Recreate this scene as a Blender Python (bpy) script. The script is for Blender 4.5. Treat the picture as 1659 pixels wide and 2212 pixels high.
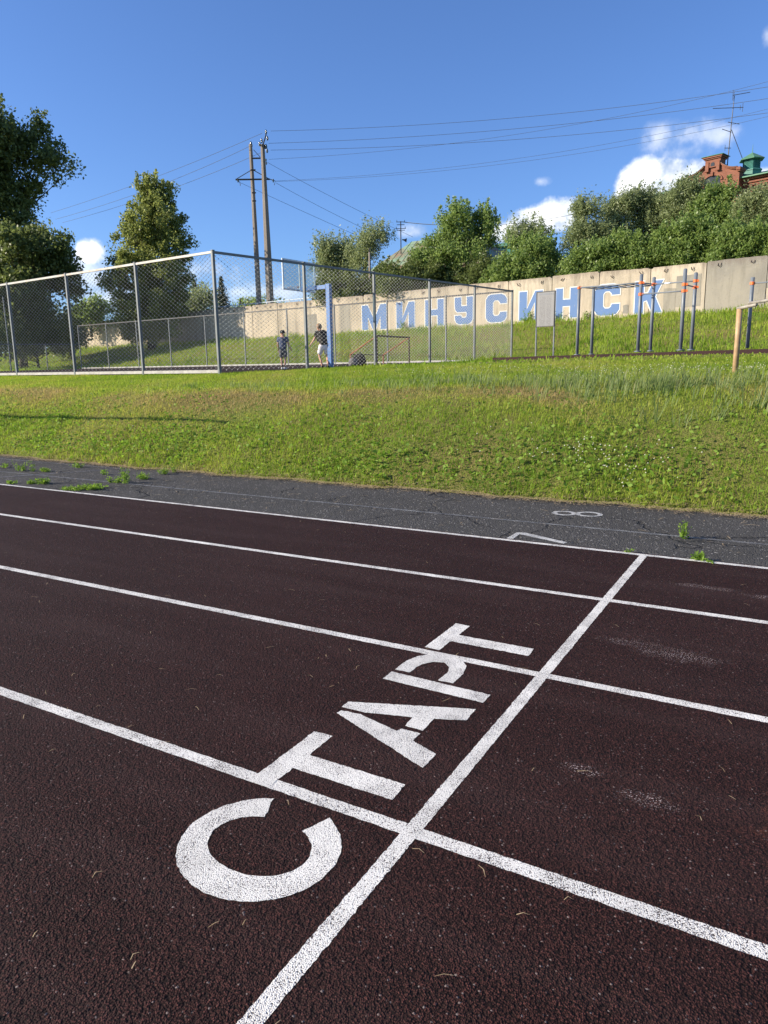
import bpy, math, random
import numpy as np
from mathutils import Vector, Matrix

# ------------------------------------------------------------------ camera, sky, sun, exposure
scene = bpy.context.scene
for o in list(bpy.data.objects): bpy.data.objects.remove(o)
COL = scene.collection
rad = math.radians

FPX, IW, IH = 1545.0, 1659.0, 2212.0
PITCH, ROLL, YAW, CAMH = rad(11.138), rad(-0.9637), -0.52588, 1.36
def _frame():
    cp, sp, cr, sr = math.cos(PITCH), math.sin(PITCH), math.cos(ROLL), math.sin(ROLL)
    ri = np.array([1, 0, 0.]); fw = np.array([0, cp, -sp]); up = np.array([0, sp, cp])
    rows = np.array([cr*ri + sr*up, -sr*ri + cr*up, fw])
    M = np.array([[math.cos(YAW), math.sin(YAW), 0], [-math.sin(YAW), math.cos(YAW), 0], [0, 0, 1.]])
    return rows @ M.T            # rows: right, up, forward in world
CF = _frame()
cam_d = bpy.data.cameras.new('camera'); cam = bpy.data.objects.new('camera', cam_d); COL.objects.link(cam)
cam_d.sensor_fit = 'VERTICAL'; cam_d.sensor_height = 36; cam_d.sensor_width = 27; cam_d.lens = 36*FPX/IH
cam_d.clip_start = 0.05; cam_d.clip_end = 6000
cam.matrix_world = Matrix(((CF[0][0], CF[1][0], -CF[2][0], 0), (CF[0][1], CF[1][1], -CF[2][1], 0), (CF[0][2], CF[1][2], -CF[2][2], CAMH), (0, 0, 0, 1)))
scene.camera = cam
scene.render.resolution_x, scene.render.resolution_y = 768, 1024

def ray(x, y):
    return np.array([(x-IW/2)/FPX, -(y-IH/2)/FPX, 1.]) @ CF
def at(x, y, D):                 # survey helper: bearing of a sighted point + horizontal range -> world point
    d = ray(x, y); d = d/math.hypot(d[0], d[1]); return np.array([0, 0, CAMH]) + d*D

SUN_EL = rad(25.0); SUN_XY = np.array([-0.80, -0.60])
to_sun = Vector((SUN_XY[0]*math.cos(SUN_EL), SUN_XY[1]*math.cos(SUN_EL), math.sin(SUN_EL)))
sun_d = bpy.data.lights.new('sun', 'SUN'); sun = bpy.data.objects.new('sun', sun_d); COL.objects.link(sun)
sun_d.energy = 5.0; sun_d.angle = rad(0.5); sun_d.color = (1.0, 0.88, 0.70)
sun.rotation_euler = to_sun.to_track_quat('Z', 'Y').to_euler(); sun.location = (-20, -15, 30)

vs = scene.view_settings
vs.view_transform = 'Standard'; vs.look = 'None'; vs.gamma = 1; vs.use_curve_mapping = False; vs.exposure = 0.92

world = bpy.data.worlds.new('World'); scene.world = world; world.use_nodes = True
wt = world.node_tree; wt.nodes.clear()
class NG:
    """small node-graph helper"""
    def __init__(s, t): s.t = t
    def n(s, kind, **kw):
        nd = s.t.nodes.new(kind)
        for k, v in kw.items():
            if k == 'inp':
                for i, val in v.items():
                    if isinstance(val, bpy.types.NodeSocket): s.t.links.new(val, nd.inputs[i])
                    else: nd.inputs[i].default_value = val
            else: setattr(nd, k, v)
        return nd
    def m(s, op, a, b=0.0, c=0.0, clamp=False):
        nd = s.n('ShaderNodeMath', operation=op, inp={0: a, 1: b, 2: c}); nd.use_clamp = clamp; return nd.outputs[0]
    def v(s, op, a, b=(0, 0, 0), c=(0, 0, 0)):
        nd = s.n('ShaderNodeVectorMath', operation=op, inp={0: a, 1: b})
        if op == 'MULTIPLY_ADD':
            if isinstance(c, bpy.types.NodeSocket): s.t.links.new(c, nd.inputs[2])
            else: nd.inputs[2].default_value = c
        return nd.outputs[1] if op in ('LENGTH', 'DOT_PRODUCT', 'DISTANCE') else nd.outputs[0]
    def noise(s, vec, scale, detail=4, rough=.55, dist=0.0):
        nd = s.n('ShaderNodeTexNoise', inp={'Scale': scale, 'Detail': detail, 'Roughness': rough, 'Distortion': dist})
        if vec is not None: s.t.links.new(vec, nd.inputs['Vector'])
        return nd.outputs['Fac']
    def vor(s, vec, scale, feat='F1', out='Distance', rnd=1.0):
        nd = s.n('ShaderNodeTexVoronoi', feature=feat, inp={'Scale': scale, 'Randomness': rnd})
        if vec is not None: s.t.links.new(vec, nd.inputs['Vector'])
        return nd.outputs[out]
    def vor2(s, vec, scale):
        nd = s.n('ShaderNodeTexVoronoi', feature='F1', inp={'Scale': scale}); s.t.links.new(vec, nd.inputs['Vector'])
        return nd.outputs['Distance'], s.n('ShaderNodeSeparateColor', inp={0: nd.outputs['Color']}).outputs
    def ramp(s, fac, lo, hi, a=0.0, b=1.0, smooth=True):
        nd = s.n('ShaderNodeMapRange', inp={0: fac, 1: lo, 2: hi, 3: a, 4: b}); nd.interpolation_type = 'SMOOTHSTEP' if smooth else 'LINEAR'
        return nd.outputs[0]
    def mix(s, fac, a, b, blend='MIX'):
        nd = s.n('ShaderNodeMix', data_type='RGBA', blend_type=blend)
        for i, val in ((0, fac), (6, a), (7, b)):
            if isinstance(val, bpy.types.NodeSocket): s.t.links.new(val, nd.inputs[i])
            else: nd.inputs[i].default_value = val if i == 0 else (*val, 1)
        return nd.outputs[2]
    def cramp(s, fac, stops):
        nd = s.n('ShaderNodeValToRGB', inp={0: fac}); e = nd.color_ramp.elements
        while len(e) < len(stops): e.new(.5)
        for el, (p, c) in zip(e, stops): el.position = p; el.color = (*c, 1)
        return nd.outputs[0]
    def link(s, a, b): s.t.links.new(a, b)

g = NG(wt)
sky = g.n('ShaderNodeTexSky', sky_type='NISHITA', sun_disc=False, sun_elevation=SUN_EL, altitude=250, air_density=1.0, dust_density=0.9, ozone_density=2.6)
sky.sun_rotation = math.atan2(SUN_XY[0], SUN_XY[1])
dirn = g.v('NORMALIZE', g.n('ShaderNodeTexCoord').outputs['Generated'])
sep = g.n('ShaderNodeSeparateXYZ', inp={0: dirn}).outputs
AZ0 = math.atan2(CF[2][0], CF[2][1])
ca, sa = math.cos(AZ0), math.sin(AZ0)
rx = g.m('SUBTRACT', g.m('MULTIPLY', sep[0], ca), g.m('MULTIPLY', sep[1], sa))
ry = g.m('ADD', g.m('MULTIPLY', sep[0], sa), g.m('MULTIPLY', sep[1], ca))
az = g.m('ARCTAN2', rx, ry); el = g.m('ARCSINE', sep[2])
ae = g.n('ShaderNodeCombineXYZ', inp={0: az, 1: el}).outputs[0]
def azel(x, y):
    d = ray(x, y); d = d/np.linalg.norm(d); return math.atan2(d[0]*ca-d[1]*sa, d[0]*sa+d[1]*ca), math.asin(d[2])
def blobs(lst):
    cur = None
    for x, y, hw, hh in lst:
        a0, e0 = azel(x, y); a1, _ = azel(x+hw, y); _, e1 = azel(x, y-hh)
        sx, sy = 1/abs(a1-a0), 1/abs(e1-e0)
        L = g.v('LENGTH', g.v('MULTIPLY_ADD', ae, (sx, sy, 0), (-a0*sx, -e0*sy, 0)))
        cur = L if cur is None else g.m('SMOOTH_MIN', cur, L, 0.35)
    return cur
nz = g.noise(dirn, 11, 6, .60); nz2 = g.noise(g.v('ADD', dirn, (-.020, -.012, .020)), 11, 4, .60); nzf = g.noise(dirn, 34, 4, .62)
puff = g.m('ADD', g.m('MULTIPLY', g.m('SUBTRACT', nz, .5), 1.7), g.m('MULTIPLY', g.m('SUBTRACT', nzf, .5), .75))
cum = blobs([(1390, 392, 58, 54), (1445, 380, 62, 46), (1500, 385, 50, 46), (1355, 405, 36, 36), (1150, 478, 70, 34), (1215, 462, 55, 40), (1100, 500, 40, 26),
             (198, 540, 34, 30), (1655, 400, 40, 40)])
wisp = blobs([(1420, 300, 55, 40), (1500, 285, 70, 36), (1560, 290, 50, 36), (1470, 335, 80, 24), (1165, 392, 26, 14), (1658, 75, 14, 30), (520, 630, 120, 34), (470, 590, 70, 34), (600, 630, 80, 26), (200, 590, 90, 70), (240, 640, 120, 40), (690, 600, 60, 26), (900, 500, 30, 16)])
dA = g.ramp(g.m('ADD', g.m('SUBTRACT', 1.12, cum), puff), -0.05, 0.50)
dB = g.m('MULTIPLY', g.ramp(g.m('ADD', g.m('SUBTRACT', 0.95, wisp), g.m('MULTIPLY', puff, 1.6)), -0.15, 1.2), 0.52)
# scattered cumulus low in the rest of the sky, the same kind as those in view
oth = g.m('MULTIPLY', g.ramp(g.m('ABSOLUTE', az), .75, 1.1), g.m('MULTIPLY', g.ramp(el, .02, .12), g.ramp(el, .22, .42, 1, 0)))
dC = g.m('MULTIPLY', g.ramp(g.noise(dirn, 5, 4, .6), .53, .64), oth)
shade = g.ramp(g.m('ADD', g.m('SUBTRACT', nz, nz2), g.m('MULTIPLY', g.m('SUBTRACT', nzf, .5), .25)), -.14, .09)
ccol = g.mix(shade, (3.6, 4.5, 6.0), (9.4, 9.5, 9.6))
skyc = g.mix(1.0, sky.outputs[0], (0.73, 0.955, 1.36), 'MULTIPLY')
dens = g.m('MAXIMUM', g.m('MAXIMUM', dA, dC), dB)
skycol = g.mix(dens, skyc, ccol)
bg = g.n('ShaderNodeBackground', inp={0: skycol, 1: 0.078})
g.link(bg.outputs[0], g.n('ShaderNodeOutputWorld').inputs[0])

# ------------------------------------------------------------------ helpers
def tag(o, label=None, cat=None, group=None, kind=None):
    if label: o['label'] = label
    if cat: o['category'] = cat
    if group: o['group'] = group
    if kind: o['kind'] = kind
    return o
def empty(name, loc, rz=0.0):
    o = bpy.data.objects.new(name, None); COL.objects.link(o); o.empty_display_size = .2
    o.location = loc; o.rotation_euler = (0, 0, rz); return o
def link(name, me, mat, parent=None, loc=None):
    o = bpy.data.objects.new(name, me); COL.objects.link(o)
    if mat is not None and len(me.materials) == 0: me.materials.append(mat)
    if parent is not None: o.parent = parent
    if loc is not None: o.location = loc
    return o
class MB:
    """collects faces; build() links them as one mesh object"""
    def __init__(s): s.V = []; s.F = []
    def add(s, V, F):
        b = len(s.V); s.V += [tuple(map(float, v)) for v in V]; s.F += [tuple(b+i for i in f) for f in F]; return s
    def box(s, c, d, R=None):
        c = np.array(c, float); P = np.array([[x, y, z] for z in (-.5, .5) for y in (-.5, .5) for x in (-.5, .5)])*np.array(d)
        if R is not None: P = P @ np.array(R).T
        return s.add(P+c, [(0, 2, 3, 1), (4, 5, 7, 6), (0, 1, 5, 4), (2, 6, 7, 3), (0, 4, 6, 2), (1, 3, 7, 5)])
    def bbox(s, c, d, b=.01):      # box with chamfered vertical+horizontal edges (octagonal stack)
        x, y, z = np.array(d)/2; c = np.array(c, float); V = []
        for zz, k in ((-z, b), (-z+b, 0), (z-b, 0), (z, b)):
            X, Y = x-k, y-k
            V += [(-X+b, -Y, zz), (X-b, -Y, zz), (X, -Y+b, zz), (X, Y-b, zz), (X-b, Y, zz), (-X+b, Y, zz), (-X, Y-b, zz), (-X, -Y+b, zz)]
        F = [tuple(range(7, -1, -1)), tuple(range(24, 32))]
        for r in range(3):
            for i in range(8): F.append((r*8+i, r*8+(i+1) % 8, r*8+8+(i+1) % 8, r*8+8+i))
        return s.add(np.array(V)+c, F)
    def tube(s, pts, r, n=8, cap=True):
        pts = [np.array(p, float) for p in pts]; rs = r if hasattr(r, '__len__') else [r]*len(pts); V = []; F = []
        ref = None
        for i, p in enumerate(pts):
            t = pts[min(i+1, len(pts)-1)]-pts[max(i-1, 0)]; t = t/(np.linalg.norm(t)+1e-9)
            if ref is None: ref = np.array([0, 0, 1.]) if abs(t[2]) < .9 else np.array([1., 0, 0])
            a = np.cross(t, ref); a /= (np.linalg.norm(a)+1e-9); b = np.cross(t, a); ref = -b if False else ref
            for k in range(n):
                an = 2*math.pi*k/n; V.append(p+rs[i]*(math.cos(an)*a+math.sin(an)*b))
        for i in range(len(pts)-1):
            for k in range(n): F.append((i*n+k, i*n+(k+1) % n, (i+1)*n+(k+1) % n, (i+1)*n+k))
        if cap: F.append(tuple(range(n-1, -1, -1))); F.append(tuple((len(pts)-1)*n+k for k in range(n)))
        return s.add(V, F)
    def prism(s, poly, fn0, fn1):   # polygon (2d) mapped by two functions into two faces and joined
        n = len(poly); V = [fn0(*p) for p in poly]+[fn1(*p) for p in poly]
        return s.add(V, [tuple(range(n)), tuple(range(2*n-1, n-1, -1))]+[(i, i+n, (i+1) % n+n, (i+1) % n) for i in range(n)])
    def lathe(s, c, prof, n=16, ax=None):
        c = np.array(c, float); V = []; F = []
        for r, z in prof:
            for k in range(n): a = 2*math.pi*k/n; V.append(c+np.array([r*math.cos(a), r*math.sin(a), z]))
        for i in range(len(prof)-1):
            for k in range(n): F.append((i*n+k, i*n+(k+1) % n, (i+1)*n+(k+1) % n, (i+1)*n+k))
        F.append(tuple(range(n-1, -1, -1))); F.append(tuple((len(prof)-1)*n+k for k in range(n)))
        return s.add(V, F)
    def mesh(s, name): 
        me = bpy.data.meshes.new(name); me.from_pydata(s.V, [], s.F); me.update(); return me
    def build(s, name, mat, parent=None, smooth=False, loc=None):
        me = s.mesh(name)
        if smooth: me.polygons.foreach_set('use_smooth', [True]*len(me.polygons))
        return link(name, me, mat, parent, loc)
def np_mesh(name, V, F, attr=None, smooth=False):
    """V (n,3), F (m,k) equal-sized faces, attr: dict name -> per-face float array"""
    me = bpy.data.meshes.new(name); V = np.asarray(V, np.float32); F = np.asarray(F, np.int32); k = F.shape[1]
    me.vertices.add(len(V)); me.vertices.foreach_set('co', V.ravel())
    me.loops.add(F.size); me.loops.foreach_set('vertex_index', F.ravel())
    me.polygons.add(len(F)); me.polygons.foreach_set('loop_start', np.arange(0, F.size, k, dtype=np.int32))
    me.polygons.foreach_set('loop_total', np.full(len(F), k, np.int32))
    if smooth: me.polygons.foreach_set('use_smooth', np.ones(len(F), bool))
    for nm, a in (attr or {}).items():
        at_ = me.attributes.new(nm, 'FLOAT', 'FACE'); at_.data.foreach_set('value', np.asarray(a, np.float32))
    me.update(calc_edges=True); me.validate(); return me

# ------------------------------------------------------------------ materials
def mat(name):
    m = bpy.data.materials.new(name); m.use_nodes = True; t = m.node_tree; t.nodes.clear(); g = NG(t)
    b = g.n('ShaderNodeBsdfPrincipled'); o = g.n('ShaderNodeOutputMaterial'); g.link(b.outputs[0], o.inputs[0])
    return m, g, b
def setp(g, b, **kw):
    nm = dict(col='Base Color', rough='Roughness', metal='Metallic', spec='Specular IOR Level', alpha='Alpha', normal='Normal', trans='Transmission Weight')
    for k, v in kw.items():
        i = b.inputs[nm[k]]
        if isinstance(v, bpy.types.NodeSocket): g.link(v, i)
        elif k == 'col': i.default_value = (*v, 1)
        else: i.default_value = v
def pos(g): return g.n('ShaderNodeNewGeometry').outputs['Position']
def obj(g): return g.n('ShaderNodeTexCoord').outputs['Object']
def bump(g, hgt, strength=.5, dist=.01):
    return g.n('ShaderNodeBump', inp={'Strength': strength, 'Distance': dist, 'Height': hgt}).outputs[0]
def simple(name, c1, c2=None, rough=.6, scale=3.0, metal=0.0, bs=0.15, bscale=40, spec=.5, coord=pos):
    m, g, b = mat(name); p = coord(g); c2 = c2 or tuple(x*.7 for x in c1)
    n = g.ramp(g.noise(p, scale, 5, .6), .3, .7)
    setp(g, b, col=g.mix(n, c1, c2), rough=rough, metal=metal, spec=spec, normal=bump(g, g.noise(p, bscale, 4), bs, .01))
    return m
M = {}
# rubber granule running surface
def granule(g, p, s):
    cell = g.vor(p, s); return cell
def make_rubber(name, c1, c2, specks=True):
    m, g, b = mat(name); p = pos(g)
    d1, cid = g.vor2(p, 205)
    big = g.ramp(g.noise(p, .55, 3, .6), .35, .68); wear = g.ramp(g.noise(p, 2.3, 3, .65), .42, .7)
    col = g.mix(big, c1, c2); col = g.mix(g.m('MULTIPLY', wear, .35), col, tuple(x*1.35 for x in c1))
    col = g.mix(g.ramp(cid[0], .25, 1.0, .0, .85, False), col, tuple(x*2.6 for x in c1))
    col = g.mix(g.ramp(d1, .40, .62), col, tuple(x*.12 for x in c1))  # shade in the crevices between granules, put into the colour
    clump = g.vor(p, 95); col = g.mix(g.ramp(clump, .30, .62, 0, .6), col, tuple(x*.35 for x in c1))
    lanew = g.ramp(g.noise(g.v('MULTIPLY', p, (.35, 2.6, 1)), 1.3, 3, .6), .40, .72); col = g.mix(g.m('MULTIPLY', lanew, .20), col, (.060, .036, .034))
    if specks:
        pale = g.m('MULTIPLY', g.ramp(cid[1], .988, .997), .55); col = g.mix(pale, col, (.24, .20, .19))
    # worn reddish patch where the top coat is scuffed through
    dist = g.v('DISTANCE', p, (0.12, 2.28, 0)); patch = g.ramp(g.m('ADD', dist, g.m('MULTIPLY', g.m('SUBTRACT', g.noise(p, 9, 3, .7), .5), .5)), .03, .16, 1, 0)
    col = g.mix(g.m('MULTIPLY', patch, g.ramp(cid[2], .2, .8)), col, (.10, .034, .022))
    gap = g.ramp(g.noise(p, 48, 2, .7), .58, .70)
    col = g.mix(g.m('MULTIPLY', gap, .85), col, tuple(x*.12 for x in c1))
    hgt = g.m('ADD', g.m('MULTIPLY', d1, -1.0), g.m('ADD', g.m('MULTIPLY', clump, -1.1), g.m('MULTIPLY', gap, -1.2)))
    setp(g, b, col=col, rough=.85, spec=.16, normal=bump(g, hgt, .8, .004)); return m
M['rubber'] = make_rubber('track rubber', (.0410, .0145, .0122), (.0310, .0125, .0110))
M['pad'] = simple('pad rubber', (.042, .016, .015), (.028, .012, .012), .9, 2, bs=.5, bscale=70)
# road paint rubbed over the granules; missing paint and shade in the pits share one colour
def make_paint(name, col, cover, base, dirt=.35, edge=0.0):
    m, g, b = mat(name); p = pos(g)
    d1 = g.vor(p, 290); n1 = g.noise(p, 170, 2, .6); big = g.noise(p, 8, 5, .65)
    miss_shade = g.m('ADD', g.m('ADD', d1, g.m('MULTIPLY', n1, .45)), g.m('MULTIPLY', g.m('SUBTRACT', big, .5), .75))
    f = g.ramp(miss_shade, cover-.07, cover+.07, 1, 0)
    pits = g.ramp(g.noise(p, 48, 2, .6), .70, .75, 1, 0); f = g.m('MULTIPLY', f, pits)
    white = g.mix(g.ramp(g.noise(p, 3, 5), .35, .75), col, tuple(x*(1-dirt) for x in col))
    hgt = g.m('ADD', g.m('MULTIPLY', d1, -1.0), g.m('MULTIPLY', g.noise(p, 110, 3), 1.2))
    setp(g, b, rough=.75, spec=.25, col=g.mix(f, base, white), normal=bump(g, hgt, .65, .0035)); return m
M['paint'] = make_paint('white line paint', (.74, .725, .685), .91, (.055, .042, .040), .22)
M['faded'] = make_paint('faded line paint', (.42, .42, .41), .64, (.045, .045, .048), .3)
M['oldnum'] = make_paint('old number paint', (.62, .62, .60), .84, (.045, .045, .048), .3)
def make_ghost():
    m, g, b = mat('rubbed out paint'); p = pos(g); c = g.v('MULTIPLY', obj(g), (1, 1, 0))
    f = g.m('MULTIPLY', g.ramp(g.noise(p, 150, 3, .6), .565, .64), g.ramp(g.m('ADD', g.v('LENGTH', c), g.m('MULTIPLY', g.m('SUBTRACT', g.noise(p, 14, 4, .7), .5), 1.8)), .35, 1.0, 1, 0))
    tr = g.n('ShaderNodeBsdfTransparent'); mx = g.n('ShaderNodeMixShader', inp={0: f}); g.link(tr.outputs[0], mx.inputs[1]); g.link(b.outputs[0], mx.inputs[2])
    g.link(mx.outputs[0], [n for n in g.t.nodes if n.type == 'OUTPUT_MATERIAL'][0].inputs[0]); setp(g, b, col=(.42, .34, .33), rough=.8); return m
M['ghost'] = make_ghost()
def make_asphalt():
    m, g, b = mat('old asphalt'); p = pos(g)
    d1, cid = g.vor2(p, 90)
    big = g.ramp(g.noise(p, .8, 6, .65), .3, .7)
    col = g.mix(big, (.062, .060, .059), (.044, .043, .042))
    col = g.mix(g.ramp(cid[0], .3, 1, 0, .5), col, (.090, .087, .083)); col = g.mix(g.ramp(cid[1], .965, .99), col, (.30, .29, .28))
    pw = g.v('ADD', p, g.v('MULTIPLY', g.n('ShaderNodeTexNoise', inp={'Vector': p, 'Scale': 2.2, 'Detail': 6.0}).outputs['Color'], (.9, .9, 0)))
    crack = g.ramp(g.vor(pw, .75, 'DISTANCE_TO_EDGE'), .004, .014, 1, 0); crack = g.m('MULTIPLY', crack, g.ramp(g.noise(p, .6, 2), .45, .55))
    col = g.mix(g.m('MULTIPLY', crack, .6), col, (.012, .012, .012))
    dust = g.ramp(g.noise(p, 1.6, 7, .7), .55, .8); col = g.mix(g.m('MULTIPLY', dust, .35), col, (.13, .12, .105))
    hgt = g.m('ADD', g.m('MULTIPLY', d1, -1.0), g.m('ADD', g.m('MULTIPLY', g.noise(p, 22, 4), 1.2), g.m('MULTIPLY', crack, -2.0)))
    setp(g, b, col=col, rough=.9, spec=.15, normal=bump(g, hgt, .85, .010)); return m
M['asphalt'] = make_asphalt()
def make_soil():
    m, g, b = mat('turf soil'); p = pos(g)
    a = g.ramp(g.noise(p, .45, 6, .65), .35, .65); c = g.noise(p, 9, 6, .7)
    col = g.mix(a, (.175, .220, .042), (.215, .190, .064)); col = g.mix(g.ramp(c, .55, .75), col, (.105, .085, .042)); col = g.mix(g.ramp(c, .25, .42, 1, 0), col, (.110, .155, .030))
    setp(g, b, col=col, rough=.95, spec=.1, normal=bump(g, g.m('ADD', g.noise(p, 14, 6, .7), g.noise(p, 60, 3)), 1.0, .06)); return m
M['soil'] = make_soil()
def make_leaf(name, dark, light, trans=.35, warm=None, rough=.45, spec=.4):
    m, g, b = mat(name)
    r = g.n('ShaderNodeAttribute', attribute_name='tint').outputs['Fac']
    col = g.mix(r, dark, light)
    if warm: col = g.mix(g.ramp(r, .86, 1.0), col, warm)
    setp(g, b, col=col, rough=rough, spec=spec)
    t = g.n('ShaderNodeBsdfTranslucent'); g.link(g.mix(.5, col, tuple(min(1, x*1.9) for x in light)), t.inputs[0])
    mx = g.n('ShaderNodeMixShader', inp={0: trans}); g.link(b.outputs[0], mx.inputs[1]); g.link(t.outputs[0], mx.inputs[2])
    g.link(mx.outputs[0], [n for n in g.t.nodes if n.type == 'OUTPUT_MATERIAL'][0].inputs[0]); return m
M['leaf_poplar'] = make_leaf('poplar leaf', (.074, .106, .026), (.285, .320, .090), .40, rough=.5, spec=.3)
M['leaf_dark'] = make_leaf('dark leaf', (.050, .076, .022), (.165, .205, .060), .34, rough=.5, spec=.3)
M['leaf_green'] = make_leaf('maple leaf', (.090, .155, .036), (.245, .325, .090), .44)
M['leaf_willow'] = make_leaf('willow leaf', (.115, .155, .062), (.290, .335, .160), .44)
M['needle'] = make_leaf('spruce needle', (.022, .038, .024), (.070, .095, .055), .2)
def make_grass(name, stops, trans=.50):
    m, g, b = mat(name); r = g.n('ShaderNodeAttribute', attribute_name='tint').outputs['Fac']
    col = g.cramp(r, stops); setp(g, b, col=col, rough=.6, spec=.2)
    t = g.n('ShaderNodeBsdfTranslucent'); g.link(g.mix(1.0, col, (1.25, 1.30, .9), 'MULTIPLY'), t.inputs[0]); mx = g.n('ShaderNodeMixShader', inp={0: trans}); g.link(b.outputs[0], mx.inputs[1]); g.link(t.outputs[0], mx.inputs[2])
    g.link(mx.outputs[0], [n for n in g.t.nodes if n.type == 'OUTPUT_MATERIAL'][0].inputs[0]); return m
GST = [(0.0, (.130, .235, .022)), (.35, (.255, .350, .038)), (.6, (.350, .395, .066)), (.8, (.385, .345, .110)), (1.0, (.40, .30, .15))]
M['grass'] = make_grass('lawn grass', GST)
M['tallgrass'] = make_grass('tall grass', [(0.0, (.12, .180, .055)), (.6, (.22, .275, .110)), (1.0, (.33, .32, .16))])
M['herb'] = make_grass('broad herb leaf', [(0, (.115, .215, .024)), (1, (.230, .340, .055))], .45)
M['straw'] = simple('dry straw', (.42, .32, .19), (.30, .21, .11), .8, 30)
M['clover'] = simple('clover blossom', (.60, .60, .48), (.48, .47, .33), .8, 60)
M['bark'] = simple('bark', (.070, .055, .042), (.035, .028, .022), .9, 9, bs=.9, bscale=25)
def make_galv(name, c1, c2):
    m, g, b = mat(name); p = pos(g); setp(g, b, col=g.mix(g.ramp(g.noise(p, 2.5, 6, .7), .4, .75), c1, c2), rough=.5, metal=.15, spec=.45, normal=bump(g, g.noise(p, 35, 3), .12, .01)); return m
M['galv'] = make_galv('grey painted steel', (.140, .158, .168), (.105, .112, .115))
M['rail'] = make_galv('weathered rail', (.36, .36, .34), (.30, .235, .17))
M['rail_shaded'] = make_galv('shaded side rail', (.045, .045, .048), (.065, .055, .05))  # far run's top rail: its shaded side is put into the colour
M['court'] = simple('dark court surface', (.040, .026, .022), (.028, .019, .017), .9, 1.5, bs=.4, bscale=60, spec=.1)
M['wire'] = make_galv('netting wire', (.42, .43, .42), (.33, .33, .32))
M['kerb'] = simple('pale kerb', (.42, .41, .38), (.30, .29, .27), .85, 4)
M['blue'] = simple('sky blue paint', (.070, .175, .42), (.058, .145, .35), .45, 4, bs=.08)
M['frame_white'] = simple('chipped white frame', (.62, .66, .70), (.45, .52, .60), .5, 6)
M['steel_dark'] = simple('dark steel', (.045, .045, .05), (.03, .03, .03), .5, 8)
M['rust'] = simple('rusty orange paint', (.42, .13, .06), (.20, .075, .04), .75, 18)
M['rust_dark'] = simple('rusty dark pipe', (.075, .045, .032), (.04, .028, .022), .8, 12)
M['barpost'] = simple('blue grey pole coat', (.150, .172, .200), (.125, .145, .170), .45, 5, bs=.05)
M['clamp'] = simple('orange clamp', (.75, .16, .03), (.60, .12, .02), .45, 8)
M['yellowpipe'] = simple('ochre painted pipe', (.40, .27, .15), (.30, .19, .10), .6, 7)
M['greypipe'] = simple('worn grey pipe', (.33, .31, .27), (.22, .19, .16), .6, 10)
def make_concrete(name, a, bb, streak=.5, patch=True):
    m, g, b = mat(name); p = pos(g)
    st = g.v('MULTIPLY', p, (1.6, 1.6, .16)); s1 = g.ramp(g.noise(st, 1.5, 6, .65), .45, .75)
    big = g.ramp(g.noise(p, .35, 5, .6), .4, .62); fine = g.noise(p, 9, 6, .7)
    col = g.mix(big, a, bb); col = g.mix(g.m('MULTIPLY', s1, streak), col, tuple(x*.55 for x in bb))
    col = g.mix(g.ramp(fine, .58, .72, 0, .55), col, tuple(x*.62 for x in a)); col = g.mix(g.ramp(fine, .25, .40, .4, 0), col, tuple(min(1, x*1.2) for x in a))
    zz = g.n('ShaderNodeSeparateXYZ', inp={0: p}).outputs[2]; stain = g.ramp(g.m('ADD', zz, g.m('MULTIPLY', g.m('SUBTRACT', g.noise(g.v('MULTIPLY', p, (2.2, 2.2, .25)), 2, 5, .65), .5), 1.5)), 6.95, 7.45); col = g.mix(g.m('MULTIPLY', stain, .45), col, (.15, .115, .10))
    dots = g.ramp(g.vor(p, 1.6), .02, .05, 1, 0); col = g.mix(g.m('MULTIPLY', dots, .8), col, (.05, .045, .04))
    setp(g, b, col=col, rough=.92, spec=.2, normal=bump(g, g.m('ADD', g.noise(p, 7, 7, .7), g.noise(p, 45, 3)), .55, .03)); return m
M['concrete'] = make_concrete('beige concrete', (.49, .415, .318), (.405, .350, .272), .8)
M['concrete_b'] = make_concrete('paler beige concrete', (.515, .445, .345), (.42, .367, .288), .9)
M['concrete_grey'] = make_concrete('grey replastered concrete', (.245, .23, .20), (.31, .285, .235), .7)
M['concrete_pole'] = make_concrete('pole concrete', (.33, .30, .255), (.27, .245, .21), .6)
def make_wallpaint(name, c, w):
    m, g, b = mat(name); p = pos(g); f = g.ramp(g.noise(p, 5, 7, .7), .60, .74)
    setp(g, b, col=g.mix(g.m('MULTIPLY', f, w), g.mix(g.noise(p, 1.2, 4), c, tuple(x*.85 for x in c)), (.42, .37, .30)), rough=.85, spec=.2, normal=bump(g, g.noise(p, 9, 6, .7), .4, .03)); return m
M['letter_blue'] = make_wallpaint('faded blue wall paint', (.135, .220, .415), .60)
M['letter_white'] = make_wallpaint('white outline wall paint', (.68, .67, .64), .55)
def make_brick():
    m, g, b = mat('red brick'); p = obj(g)
    sp_ = g.n('ShaderNodeSeparateXYZ', inp={0: p}).outputs; cv = g.n('ShaderNodeCombineXYZ', inp={0: g.m('ADD', sp_[0], sp_[1]), 1: sp_[2]}).outputs[0]
    br = g.n('ShaderNodeTexBrick', inp={'Vector': cv, 'Color1': (.25, .088, .052, 1), 'Color2': (.19, .064, .040, 1), 'Mortar': (.20, .13, .10, 1), 'Scale': 1.0, 'Mortar Size': .012, 'Brick Width': .27, 'Row Height': .085})
    col = g.mix(g.ramp(g.noise(p, 1.3, 5, .65), .45, .75, 0, .6), br.outputs[0], (.15, .06, .042))
    setp(g, b, col=col, rough=.9, spec=.2, normal=bump(g, br.outputs[1], .4, .01)); return m
M['brick'] = make_brick()
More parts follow.
